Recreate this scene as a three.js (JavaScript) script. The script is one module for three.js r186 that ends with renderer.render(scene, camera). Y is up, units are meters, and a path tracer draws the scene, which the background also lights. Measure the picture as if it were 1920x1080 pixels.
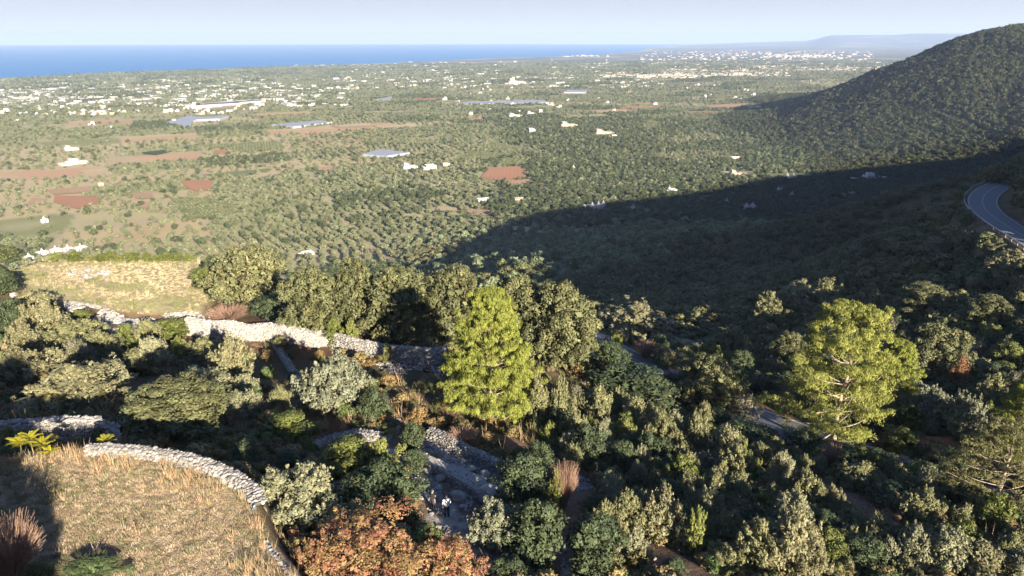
import * as THREE from 'three';
import { mergeGeometries } from 'three/addons/utils/BufferGeometryUtils.js';
import { MarchingCubes } from 'three/addons/objects/MarchingCubes.js';

// ---------------------------------------------------------------- camera, sky, sun, haze, exposure
const CAM = 210, PITCH = 19.72 * Math.PI / 180, SP = Math.sin(PITCH), CP = Math.cos(PITCH);
const F = 540 / Math.tan(22.5 * Math.PI / 180);
const scene = new THREE.Scene();
const camera = new THREE.PerspectiveCamera(45, 16 / 9, 0.5, 500000);
camera.position.set(0, CAM, 0);
camera.rotation.set(-PITCH, 0, 0);
const renderer = new THREE.WebGLRenderer({ antialias: true });
renderer.toneMapping = THREE.LinearToneMapping;
renderer.toneMappingExposure = 3.6;
renderer.shadowMap.enabled = true;
scene.fog = new THREE.FogExp2(0xb4ccf2, 5.6e-5);
const SUN_AZ = 29 * Math.PI / 180, SUN_EL = 17.6 * Math.PI / 180;
const sunDir = new THREE.Vector3(Math.sin(SUN_AZ) * Math.cos(SUN_EL), Math.sin(SUN_EL), Math.cos(SUN_AZ) * Math.cos(SUN_EL));
{
  const sun = new THREE.DirectionalLight(0xfff1dc, 5.0);
  sun.name = 'sun';
  sun.position.copy(sunDir).multiplyScalar(2000);
  sun.castShadow = true;
  sun.shadow.mapSize.set(4096, 4096);
  Object.assign(sun.shadow.camera, { left: -900, right: 900, top: 900, bottom: -900, near: 10, far: 6000 });
  scene.add(sun, sun.target);
  const W = 512, H = 256, data = new Float32Array(W * H * 4);
  for (let j = 0; j < H; j++) {
    const e = ((j + 0.5) / H - 0.5) * Math.PI, se = Math.max(0, e);
    for (let i = 0; i < W; i++) {
      const a = ((i + 0.5) / W - 0.5) * 2 * Math.PI;
      const d = [Math.cos(e) * Math.cos(a), Math.sin(e), Math.cos(e) * Math.sin(a)];
      const g = Math.acos(Math.min(1, d[0] * sunDir.x + d[1] * sunDir.y + d[2] * sunDir.z));
      const t = Math.exp(-se / 0.16), glow = 0.10 * Math.exp(-g / 0.5), o = (j * W + i) * 4;
      const hor = [0.245, 0.262, 0.278], zen = [0.022, 0.052, 0.135];
      for (let c = 0; c < 3; c++) data[o + c] = (zen[c] + (hor[c] - zen[c]) * t) + glow * [1, 0.85, 0.62][c];
      data[o + 3] = 1;
    }
  }
  const sky = new THREE.DataTexture(data, W, H, THREE.RGBAFormat, THREE.FloatType);
  sky.mapping = THREE.EquirectangularReflectionMapping;
  sky.magFilter = THREE.LinearFilter; sky.wrapS = THREE.RepeatWrapping; sky.needsUpdate = true;
  scene.background = sky; scene.environment = sky;
}

// ---------------------------------------------------------------- helpers
function rng(seed) { let s = seed | 0; return () => { s = (s + 0x6d2b79f5) | 0; let t = Math.imul(s ^ (s >>> 15), 1 | s); t = (t + Math.imul(t ^ (t >>> 7), 61 | t)) ^ t; return ((t ^ (t >>> 14)) >>> 0) / 4294967296; }; }
const hash2 = (x, y) => { let h = Math.imul(x | 0, 374761393) + Math.imul(y | 0, 668265263); h = Math.imul(h ^ (h >>> 13), 1274126177); return ((h ^ (h >>> 16)) >>> 0) / 4294967296; };
const smooth = (a, b, x) => { const t = Math.min(1, Math.max(0, (x - a) / (b - a))); return t * t * (3 - 2 * t); };
const mix = (a, b, t) => a + (b - a) * t;
const mix3 = (a, b, t) => [mix(a[0], b[0], t), mix(a[1], b[1], t), mix(a[2], b[2], t)];
function noise2(x, y) {
  const xi = Math.floor(x), yi = Math.floor(y), fx = x - xi, fy = y - yi, u = fx * fx * (3 - 2 * fx), v = fy * fy * (3 - 2 * fy);
  return mix(mix(hash2(xi, yi), hash2(xi + 1, yi), u), mix(hash2(xi, yi + 1), hash2(xi + 1, yi + 1), u), v);
}
const fbm = (x, y, n = 4) => { let s = 0, a = 0.5, t = 0; for (let i = 0; i < n; i++) { s += a * noise2(x, y); t += a; x = x * 2.03 + 17.1; y = y * 2.03 - 9.7; a *= 0.5; } return s / t; };
function inPoly(x, z, p) { let c = false; for (let i = 0, j = p.length - 1; i < p.length; j = i++) { const a = p[i], b = p[j]; if ((a[1] > z) !== (b[1] > z) && x < (b[0] - a[0]) * (z - a[1]) / (b[1] - a[1]) + a[0]) c = !c; } return c; }
function lineDist(x, z, l) { // distance to a polyline of [x, z, ...], with the place along it
  let best = 1e9, bi = 0, bt = 0;
  for (let i = 0; i + 1 < l.length; i++) {
    const ax = l[i][0], az = l[i][1], dx = l[i + 1][0] - ax, dz = l[i + 1][1] - az;
    const t = Math.min(1, Math.max(0, ((x - ax) * dx + (z - az) * dz) / (dx * dx + dz * dz))), d = Math.hypot(x - ax - t * dx, z - az - t * dz);
    if (d < best) { best = d; bi = i; bt = t; }
  }
  return { d: best, i: bi, t: bt };
}
const polyDist = (x, z, p) => { const d = lineDist(x, z, [...p, p[0]]).d; return inPoly(x, z, p) ? -d : d; }; // negative inside
const names = {};
function numbered(n) { const k = (names[n] = (names[n] ?? -1) + 1); return k ? n + '_' + String(k).padStart(3, '0') : n; }
function tag(o, label, category, group, kind) {
  if (label) o.userData.label = label; if (category) o.userData.category = category; if (group) o.userData.group = group; if (kind) o.userData.kind = kind;
  return o;
}
function mesh(name, geo, mat, parent) {
  const m = new THREE.Mesh(geo, mat); m.castShadow = m.receiveShadow = true;
  m.name = parent && parent !== scene ? name : numbered(name); (parent || scene).add(m); return m;
}
function thing(name, label, category, pos = [0, 0, 0], turn = 0, group) {
  const o = new THREE.Group(); o.name = numbered(name); o.position.set(...pos); o.rotation.y = turn; scene.add(o);
  return tag(o, label, category, group);
}
function instanced(name, geo, mat, mats, colors, parent) {
  const m = new THREE.InstancedMesh(geo, mat, mats.length); m.castShadow = m.receiveShadow = true;
  mats.forEach((q, i) => m.setMatrixAt(i, q)); if (colors) colors.forEach((c, i) => m.setColorAt(i, c));
  m.name = parent ? name : numbered(name); (parent || scene).add(m); m.userData.kind = 'stuff'; return m;
}
const M4 = (() => { const q = new THREE.Quaternion(), e = new THREE.Euler(); return (x, y, z, rx, ry, rz, sx, sy = sx, sz = sx) => new THREE.Matrix4().compose(new THREE.Vector3(x, y, z), q.setFromEuler(e.set(rx, ry, rz)), new THREE.Vector3(sx, sy, sz)); })();
const std = (rgb, rough = 0.9, extra = {}) => new THREE.MeshPhysicalMaterial({ color: new THREE.Color().setRGB(...rgb), roughness: rough, ...extra });

// ---------------------------------------------------------------- the lie of the land (heights above the sea, metres)
// sight line of a point of the 1920 x 1080 picture, for surveying the ground
const sight = (px, py) => { const u = (px - 960) / F, v = (540 - py) / F; return [u, v * CP - SP, -CP - v * SP]; };
const onDrop = (px, py, drop) => { const d = sight(px, py), s = -drop / d[1]; return [d[0] * s, d[2] * s]; };
const ctrl = [];
const survey = (px, py, drop) => { const [x, z] = onDrop(px, py, drop); ctrl.push([x, z, CAM - drop]); };
const polarPt = (deg, r, drop) => ctrl.push([Math.sin(deg * Math.PI / 180) * r, -Math.cos(deg * Math.PI / 180) * r, CAM - drop]);
[ // upper field, terraces, path and the slope below the camera
  [250, 960, 22.3], [100, 900, 22.4], [400, 1000, 22.2], [200, 1075, 22], [330, 880, 22.3],
  [100, 790, 26.5], [330, 825, 28], [480, 870, 29.5], [560, 1000, 26.5], [640, 1080, 26.5], [760, 1078, 27.5], [840, 1078, 29],
  [837, 968, 31.5], [930, 1060, 30.8], [700, 1000, 29], [700, 900, 31], [640, 830, 33], [720, 760, 34], [905, 815, 34.5], [860, 850, 33.4], [940, 890, 33],
  [500, 740, 34.5], [300, 715, 34], [100, 690, 33.5], [-200, 680, 31], [-200, 850, 25], [480, 645, 37.2], [380, 640, 36.8], [250, 625, 36.3],
  [60, 540, 35.5], [200, 500, 35.2], [390, 500, 35.4], [300, 560, 35.6], [120, 488, 35.3], [330, 486, 35.4], [-100, 500, 34.5],
  [600, 655, 37], [700, 690, 36.6], [800, 690, 36.6], [520, 600, 36], [600, 625, 36.5], [740, 650, 37], [860, 655, 37.6], [960, 672, 38.3], [1070, 690, 39.3],
  [1000, 800, 35.6], [1150, 850, 36], [1100, 780, 37.5], [1300, 870, 36.5], [1250, 780, 39.5], [1400, 900, 36], [1500, 960, 35], [1640, 965, 35], [1300, 1000, 33],
  [1200, 1050, 32], [1450, 1075, 31.5], [1700, 1075, 33], [1850, 1070, 33], [1560, 885, 38], [1700, 900, 39.5], [1850, 900, 37], [1050, 950, 33],
  [1215, 692, 44], [1430, 790, 43.5], [1150, 655, 44.5], [1300, 735, 44],
  [1300, 645, 63], [1200, 600, 72], [1250, 560, 87], [1100, 560, 90], [1000, 540, 98], [900, 500, 122], [700, 490, 157], [1000, 470, 140], [1300, 420, 140], [1480, 340, 156],
  [1400, 500, 95], [1600, 420, 84], [1750, 350, 68], [1500, 640, 57], [1700, 560, 52.5], [1850, 500, 47], [1900, 600, 47], [1880, 720, 45],
  [1850, 400, 42], [1900, 332, 42], [1900, 440, 40.5],
  [1650, 315, 150], [1500, 290, 158], [1400, 260, 160], [1900, 290, 121], [1340, 236, 160], [1900, 318, 50],
].forEach((a) => survey(...a));
[[-35, 140, 57], [-35, 250, 112], [-35, 400, 148], [-35, 560, 159], [-15, 120, 54], [-15, 250, 110], [-15, 400, 146], [-15, 560, 160], [-1, 118, 60], [-1, 180, 80],
  [-60, 150, 50], [-60, 400, 130], [-60, 800, 155], [-25, 800, 160], [0, 800, 160], [-45, 1300, 161], [-20, 1300, 161], [0, 1200, 160], [10, 900, 160], [12, 1500, 160], [-40, 2200, 164], [0, 2200, 163], [20, 2400, 160], [35, 2600, 150], [50, 2600, 120],
].forEach((a) => polarPt(...a));
for (const [px, py, r] of [[1497, 200, 1740], [1630, 151, 1700], [1713, 119, 1630], [1800, 83, 1550], [1850, 67, 1510], [1890, 60, 1480], [1960, 62, 1480], [2060, 78, 1400]]) { // crest and flank of the hill
  const d = sight(px, py), s = r / Math.hypot(d[0], d[2]); ctrl.push([d[0] * s, d[2] * s, CAM + d[1] * s]);
}
[[30, 2500, 150], [42, 2300, 60], [55, 1700, 10], [8, 1100, 160], [8, 1350, 160], [14, 1250, 160], [14, 1700, 160], [4, 1700, 160], [33, 330, 92], [37, 420, 92], [30, 480, 120], [35, 600, 112], [21, 1000, 158], [24, 930, 156], [20, 1150, 159], [27, 900, 152]].forEach((a) => polarPt(...a));
for (const [x, z, y] of [[147, -120, -22], [187, -156, -9], [142, -30, -27], [237, -187, 1], [318, -227, 5], [396, -257, 6], [480, -286, 14], [550, -293, 27], [640, -350, 27], [760, -440, 5], [256, 35, 15], [370, -30, 22], [480, 0, 32], [620, -110, 40], [900, -300, 12], [200, 60, 10], [100, 60, -6], [520, 100, 50], [0, 26, -17], [0, 60, -6], [0, 140, 18],
  [40, -5, -24], [75, -20, -25], [95, -45, -33], [0, -14, -23], [-40, 20, -22], [-60, -10, -24], [-100, 0, -22], [-150, -60, -28], [-220, -120, -45], [-120, 140, 10], [150, 200, 30], [400, 400, 50], [-500, 100, -20], [-300, 400, 20], [1000, -100, 20], [1150, -700, 0]]) ctrl.push([x, z, CAM + y]);

const warp = (x, z) => [Math.atan2(x, -z), Math.log(Math.max(18, Math.hypot(x, z)))];
const tps = (() => { // thin plate through the surveyed points, in bearing and log distance
  const n = ctrl.length, N = n + 3, A = [], uv = ctrl.map(([x, z]) => warp(x, z)), ker = (d2) => (d2 < 1e-12 ? 0 : 0.5 * d2 * Math.log(d2));
  for (let i = 0; i < n; i++) { const r = new Float64Array(N + 1); for (let j = 0; j < n; j++) r[j] = ker((uv[i][0] - uv[j][0]) ** 2 + (uv[i][1] - uv[j][1]) ** 2); r[i] += 0.0006; r[n] = 1; r[n + 1] = uv[i][0]; r[n + 2] = uv[i][1]; r[N] = ctrl[i][2]; A.push(r); }
  for (let k = 0; k < 3; k++) { const r = new Float64Array(N + 1); for (let j = 0; j < n; j++) r[j] = k ? uv[j][k - 1] : 1; A.push(r); }
  for (let c = 0; c < N; c++) {
    let p = c; for (let r = c + 1; r < N; r++) if (Math.abs(A[r][c]) > Math.abs(A[p][c])) p = r;
    [A[c], A[p]] = [A[p], A[c]];
    for (let r = c + 1; r < N; r++) { const f = A[r][c] / A[c][c]; if (f) for (let k = c; k <= N; k++) A[r][k] -= f * A[c][k]; }
  }
  const w = new Float64Array(N); for (let r = N - 1; r >= 0; r--) { let s = A[r][N]; for (let k = r + 1; k < N; k++) s -= A[r][k] * w[k]; w[r] = s / A[r][r]; }
  return (u, v) => { let s = w[n] + w[n + 1] * u + w[n + 2] * v; for (let j = 0; j < n; j++) s += w[j] * ker((u - uv[j][0]) ** 2 + (v - uv[j][1]) ** 2); return s; };
})();
const GU = 520, GV = 260, V0 = Math.log(18), V1 = Math.log(2600), grid = new Float32Array((GU + 1) * (GV + 1));
for (let j = 0; j <= GV; j++) for (let i = 0; i <= GU; i++) grid[j * (GU + 1) + i] = tps((i / GU - 0.5) * 2 * Math.PI, mix(V0, V1, j / GV));
function nearLand(x, z) {
  const [u, v] = warp(x, z), a = (u / (2 * Math.PI) + 0.5) * GU, b = Math.min(GV - 1e-3, Math.max(0, (v - V0) / (V1 - V0) * GV)), i = Math.min(GU - 1, Math.floor(a)), j = Math.floor(b), o = j * (GU + 1) + i;
  return mix(mix(grid[o], grid[o + 1], a - i), mix(grid[o + GU + 1], grid[o + GU + 2], a - i), b - j);
}
const coastPx = [[0, 147], [193, 137], [367, 131], [547, 124], [640, 121], [807, 115], [933, 109], [1083, 104.5], [1130, 102], [1205, 95], [1214, 90]];
const coast = coastPx.map(([px, py]) => onDrop(px, py, CAM));
{ const a = coast[0], b = coast[1], k = (b[0] - a[0]) / (b[1] - a[1]); coast.unshift([a[0] - k * (a[1] - 3000), 3000]); const e = coast[coast.length - 1]; coast.push([e[0] + 9000, e[1] - 26000], [e[0] + 60000, e[1] - 90000]); }
function inland(x, z) { // metres from the shore, positive on land (along x, scaled)
  for (let i = 0; i + 1 < coast.length; i++) { const a = coast[i], b = coast[i + 1]; if (z <= a[1] && z >= b[1]) { const t = (z - a[1]) / (b[1] - a[1]); return (x - mix(a[0], b[0], t)) * 0.8; } }
  return 5000;
}
function farLand(x, z) {
  const c = inland(x, z), r = Math.hypot(x, z);
  if (c < 0) return Math.max(-8, c * 0.02 - 0.3);
  let h = Math.min(c * 0.03, 2) + 46 * smooth(0, 4200, c) + 3 * fbm(x / 700, z / 700, 3) * smooth(100, 800, c);
  if (r > 12000) { // low table hills on the horizon
    const az = Math.atan2(x, -z) * 180 / Math.PI;
    h += 195 * smooth(16000, 22000, r) * smooth(21.5, 23.6, az) * (0.9 + 0.16 * smooth(27.2, 28.6, az)) + 90 * smooth(18000, 24000, r) * smooth(12, 22, az);
  }
  return h;
}
// terraces and roads cut into the slope
const poly = (pts, drop) => pts.map(([px, py]) => onDrop(px, py, drop));
const FIELD = poly([[-120, 870], [60, 852], [150, 841], [235, 846], [315, 855], [385, 874], [440, 901], [474, 931], [484, 965], [505, 1010], [556, 1080], [640, 1190], [300, 1300], [-300, 1250], [-500, 950]], 22);
const PLATEAU = poly([[30, 503], [70, 489], [200, 486], [350, 486], [392, 500], [400, 540], [372, 582], [300, 583], [230, 578], [130, 566], [60, 556]], 35.4);
const ROAD = [[1040, 606, 45], [1100, 634, 44.6], [1150, 660, 44.3], [1205, 688, 44], [1300, 733, 43.8], [1425, 789, 43.4], [1560, 838, 42.4], [1720, 893, 41], [1880, 950, 39.5], [2060, 1010, 38]].map(([px, py, d]) => [...onDrop(px, py, d), CAM - d]);
const UPROAD = [[2010, 500, 39], [1935, 452, 40], [1888, 424, 40.6], [1853, 398, 41], [1842, 380, 41.3], [1850, 362, 41.6], [1880, 345, 42], [1925, 331, 42.4], [2000, 318, 42.8], [2100, 310, 43]].map(([px, py, d]) => [...onDrop(px, py, d), CAM - d]);
const roadY = (l, q) => mix(l[q.i][2], l[q.i + 1][2], q.t);
function landNoDetail(x, z) {
  const r = Math.hypot(x, z), near = nearLand(x, z);
  let h = r < 24 ? mix(CAM - 21.5, near, smooth(8, 24, r)) : r < 1950 ? near : mix(near, farLand(x, z), smooth(1950, 2600, r));
  if (r < 320) {
    for (const [l, w] of [[ROAD, 3.6], [UPROAD, 4.2]]) {
      const q = lineDist(x, z, l); if (q.d < w + 6) h = mix(roadY(l, q) - 0.05, h, smooth(w, w + (l === UPROAD ? 5 : 4.5), q.d));
    }
    if (r < 60) { const d = polyDist(x, z, FIELD); h = mix(CAM - 22, h, smooth(-0.1, 1.3, d)); }
    if (r > 70 && r < 150) { const d = polyDist(x, z, PLATEAU); h = mix(CAM - 35.4, h, smooth(0, 2.2, d)); }
  }
  return h;
}
function land(x, z) {
  const r = Math.hypot(x, z); let h = landNoDetail(x, z);
  if (r < 500) {
    let k = 0.5 + 0.5 * smooth(40, 120, r); const flat = r < 60 ? smooth(-0.5, 1.5, polyDist(x, z, FIELD)) * 0.9 + 0.1 : r < 150 ? smooth(-1, 3, polyDist(x, z, PLATEAU)) * 0.85 + 0.15 : 1;
    if (r < 320) k *= Math.min(smooth(3, 7, lineDist(x, z, ROAD).d), smooth(3.5, 8, lineDist(x, z, UPROAD).d));
    h += (fbm(x / 5, z / 5, 3) - 0.5) * 1.0 * k * flat + (fbm(x / 28, z / 28, 2) - 0.5) * 2.2 * k * flat;
  } else if (r < 3000) { h += (fbm(x / 90, z / 90, 3) - 0.5) * 3 * smooth(500, 800, r); if (x > 200) h += (fbm(x / 150 + 4, z / 190, 3) - 0.5) * 34 * smooth(CAM - 158, CAM - 110, h) * smooth(650, 850, r); }
  return h;
}
// where a sight line meets the ground
function pix(px, py, lift = 0) {
  const d = sight(px, py), k = 1 / Math.hypot(d[0], d[2]); let a = 12, b = 12;
  for (; b < 40000; b *= 1.012) { if (CAM + d[1] * k * b < land(d[0] * k * b, d[2] * k * b) + lift) break; a = b; }
  for (let i = 0; i < 14; i++) { const m = (a + b) / 2; if (CAM + d[1] * k * m < land(d[0] * k * m, d[2] * k * m) + lift) b = m; else a = m; }
  const x = d[0] * k * b, z = d[2] * k * b; return [x, land(x, z), z];
}
const depthOf = (p) => -(p[1] - CAM) * SP - p[2] * CP;
const project = (x, y, z) => { y -= CAM; const dp = -y * SP - z * CP; return [960 + F * x / dp, 540 - F * (y * CP - z * SP) / dp, dp]; };
const topAt = (p, py) => { const k = (540 - py) / F; return CAM + p[2] * (SP - k * CP) / (CP + k * SP); }; // height at which a vertical from p reaches picture row py

// ---------------------------------------------------------------- textures
function dataTex(n, f, srgb) {
  const d = new Uint8Array(n * n * 4);
  for (let y = 0; y < n; y++) for (let x = 0; x < n; x++) { const c = f(x, y); for (let k = 0; k < 3; k++) d[(y * n + x) * 4 + k] = Math.max(0, Math.min(255, c[k] * 255)); d[(y * n + x) * 4 + 3] = 255; }
  const t = new THREE.DataTexture(d, n, n); t.wrapS = t.wrapT = THREE.RepeatWrapping; t.magFilter = t.minFilter = THREE.LinearFilter; t.needsUpdate = true; if (srgb) t.colorSpace = THREE.SRGBColorSpace; return t;
}
const tileNoise = (x, y, n, p) => { // wraps after n pixels, p cells across
  const c = n / p, gx = x / c, gy = y / c, xi = Math.floor(gx), yi = Math.floor(gy), fx = gx - xi, fy = gy - yi, u = fx * fx * (3 - 2 * fx), v = fy * fy * (3 - 2 * fy), h = (a, b) => hash2(((a % p) + p) % p + p * 31, ((b % p) + p) % p + p * 57);
  return mix(mix(h(xi, yi), h(xi + 1, yi), u), mix(h(xi, yi + 1), h(xi + 1, yi + 1), u), v);
};
const soilTex = dataTex(512, (x, y) => { const n = 0.3 * tileNoise(x, y, 512, 6) + 0.25 * tileNoise(x, y, 512, 23) + 0.25 * tileNoise(x, y, 512, 71) + 0.2 * tileNoise(x, y, 512, 190); const v = 0.45 + 0.75 * n; return [v, v * (0.97 + 0.05 * tileNoise(x, y, 512, 11)), v * 0.97]; });
const soilBump = dataTex(512, (x, y) => { const n = 0.3 * tileNoise(x, y, 512, 23) + 0.4 * tileNoise(x, y, 512, 71) + 0.3 * tileNoise(x, y, 512, 190); return [n, n, n]; });
const grainTex = dataTex(256, (x, y) => { const n = 0.5 * tileNoise(x, y, 256, 9) + 0.5 * tileNoise(x, y, 256, 90), v = 0.62 + 0.5 * n; return [v, v, v]; });

// ---------------------------------------------------------------- plots of the plain, outlined on the ground
const quad = (pts) => pts.map(([px, py]) => { const p = pix(px, py); return [p[0], p[2]]; });
const PLOTS = [
  ['ploughed_field', 'red', [[103, 367], [187, 370], [187, 383], [143, 393], [100, 381]], 'bare red earth'], ['ploughed_field', 'rust', [[87, 357], [170, 350], [170, 362], [100, 366]], 'red brown earth'],
  ['ploughed_field', 'red', [[338, 340], [398, 339], [397, 357], [367, 360], [345, 352]]], ['ploughed_field', 'rust', [[245, 363], [287, 362], [287, 373], [255, 374]]], ['ploughed_field', 'red', [[403, 282], [440, 285], [420, 290], [400, 288]]],
  ['ploughed_field', 'tan', [[150, 320], [205, 316], [212, 330], [165, 334]]], ['ploughed_field', 'rust', [[60, 372], [88, 374], [80, 386], [50, 384]]], ['ploughed_field', 'rust', [[268, 380], [284, 381], [282, 392], [262, 392]]],
  ['green_field', 'green', [[247, 288.5], [307, 282], [322, 285], [293, 291.5]]], ['green_field', 'sage', [[377, 329], [500, 317], [512, 319], [443, 333]]], ['ploughed_field', 'tan', [[447, 334], [520, 321.5], [527, 326], [483, 335]]],
  ['orchard_ground', 'meadow', [[373, 272], [520, 265], [535, 278], [467, 287]]], ['orchard_ground', 'meadow', [[317, 370], [400, 373], [462, 397], [353, 414]]],
  ['ploughed_field', 'red', [[917, 315], [973, 312.5], [990, 320], [985, 333], [957, 342], [900, 335]]], ['ploughed_field', 'rust', [[953, 341], [992, 336], [1000, 342], [960, 350]]],
  ['orchard_ground', 'meadow', [[893, 278], [927, 268], [1000, 277], [973, 283]]], ['orchard_ground', 'meadow', [[853, 298], [887, 283.5], [960, 290], [927, 301]]], ['vineyard', 'meadow', [[933, 310], [947, 298], [997, 297], [987, 310]]],
  ['ploughed_field', 'red', [[1143, 203], [1243, 196.5], [1250, 199], [1205, 205]]], ['ploughed_field', 'red', [[1275, 209], [1353, 208.5], [1345, 213], [1285, 213]]], ['ploughed_field', 'rust', [[1323, 197], [1407, 193.5], [1385, 202], [1330, 203]]], ['ploughed_field', 'tan', [[1397, 201], [1470, 193], [1477, 197], [1412, 204]]],
  ['ploughed_field', 'tan', [[700, 237], [780, 232.5], [784, 239], [715, 241]]], ['ploughed_field', 'red', [[763, 186], [840, 182.5], [813, 190], [775, 190]]], ['ploughed_field', 'tan', [[620, 236], [690, 231], [705, 236], [640, 240]]],
  ['vineyard', 'meadow', [[1213, 226], [1241, 228], [1225, 246], [1202, 243]]], ['ploughed_field', 'rust', [[872, 225], [905, 221], [908, 226], [885, 228]]], ['ploughed_field', 'rust', [[590, 315], [625, 312], [628, 320], [600, 323]]],
  ['ploughed_field', 'tan', [[822, 388], [862, 391], [840, 400], [815, 398]]], ['ploughed_field', 'tan', [[955, 425], [1010, 428], [1000, 441], [960, 438]]], ['ploughed_field', 'tan', [[1345, 322], [1420, 322], [1415, 329], [1350, 328]]], ['ploughed_field', 'rust', [[875, 392], [925, 396], [920, 405], [880, 404]]],
  ['green_field', 'sage', [[1430, 327], [1530, 325], [1520, 333], [1440, 336]]], ['ploughed_field', 'tan', [[760, 402], [800, 404], [790, 410], [755, 409]]], ['ploughed_field', 'rust', [[1130, 428], [1000, 434], [1010, 441], [1100, 438]]],
].map(([name, tone, pts, note]) => ({ name, tone, note, p: quad(pts) }));
const TONE = { red: [0.33, 0.175, 0.105], rust: [0.34, 0.225, 0.145], tan: [0.38, 0.30, 0.19], green: [0.05, 0.085, 0.035], sage: [0.15, 0.165, 0.08], meadow: [0.17, 0.175, 0.075] };
const COVERS = [[[313, 233], [350, 221], [392, 223], [362, 229.5], [358, 240]], [[366, 228], [395, 222], [430, 219.5], [412, 226]], [[510, 237], [598, 228], [623, 231], [550, 241]], [[680, 293], [713, 284], [768, 290], [723, 297.5]], [[853, 197], [880, 192], [1020, 191], [1030, 195]], [[1057, 174.5], [1065, 170.5], [1105, 171], [1098, 175]], [[700, 189], [735, 185], [732, 190]]].map(quad);
const plotAt = (x, z) => PLOTS.find((f) => inPoly(x, z, f.p));
const coverAt = (x, z) => COVERS.some((p) => inPoly(x, z, p));

// parcels of the groves: a warped, turned grid of plots, each with its own kind
const COS = Math.cos(0.42), SIN = Math.sin(0.42);
function parcel(x, z) {
  const r = Math.hypot(x, z), az = Math.atan2(x, -z) * 180 / Math.PI;
  const wx = x + 26 * (noise2(x / 160, z / 160) - 0.5), wz = z + 26 * (noise2(x / 160 + 40, z / 160) - 0.5);
  const a = (wx * COS - wz * SIN) / 120, b = (wx * SIN + wz * COS) / 78, i = Math.floor(a), j = Math.floor(b), h = hash2(i + 500, j + 700);
  const edge = Math.min(Math.min(a - i, 1 - a + i) * 120, Math.min(b - j, 1 - b + j) * 78);
  const dry = smooth(-6, -16, az) * smooth(760, 860, r) * (1 - smooth(1150, 1450, r));   // the dry red ground left of the middle
  const wood = smooth(-4, 3, az) * smooth(500, 600, r) * (1 - smooth(1350, 2000, r));      // the dark wooded ground to the right
  let kind; // 0 grove, 1 grove in rows, 2 sparse, 3 bare, 4 meadow, 5 wood
  if (h < dry * 0.6) kind = h < dry * 0.04 ? 3 : 2; else if (h > 1 - wood * 0.8) kind = 5; else { const g = hash2(i + 77, j + 31); kind = g < 0.45 ? 0 : g < 0.72 ? 1 : g < 0.8 ? 2 : g < 0.825 ? 3 : g < 0.88 ? 4 : 5; }
  return { kind, h: hash2(i + 9, j + 3), edge, i, j };
}
const KINDCOL = [[0.28, 0.265, 0.14], [0.33, 0.29, 0.165], [0.38, 0.31, 0.18], [0.38, 0.25, 0.155], [0.2, 0.205, 0.095], [0.15, 0.14, 0.075]];
const GRAVEL = poly([[600, 830], [660, 812], [760, 800], [880, 830], [945, 868], [950, 910], [900, 960], [930, 1040], [1000, 1110], [880, 1110], [800, 1010], [790, 950], [760, 880], [700, 850]], 32.3);
const TRACKS = [[[1700, 1010], [1640, 968], [1580, 930], [1520, 905]], [[1380, 1120], [1230, 1045], [1150, 990], [1090, 940], [1060, 880], [960, 830], [900, 815]], [[1060, 1085], [1057, 1030], [1075, 985], [1090, 950]]].map((l) => l.map(([px, py]) => { const p = pix(px, py); return [p[0], p[2]]; }));
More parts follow.
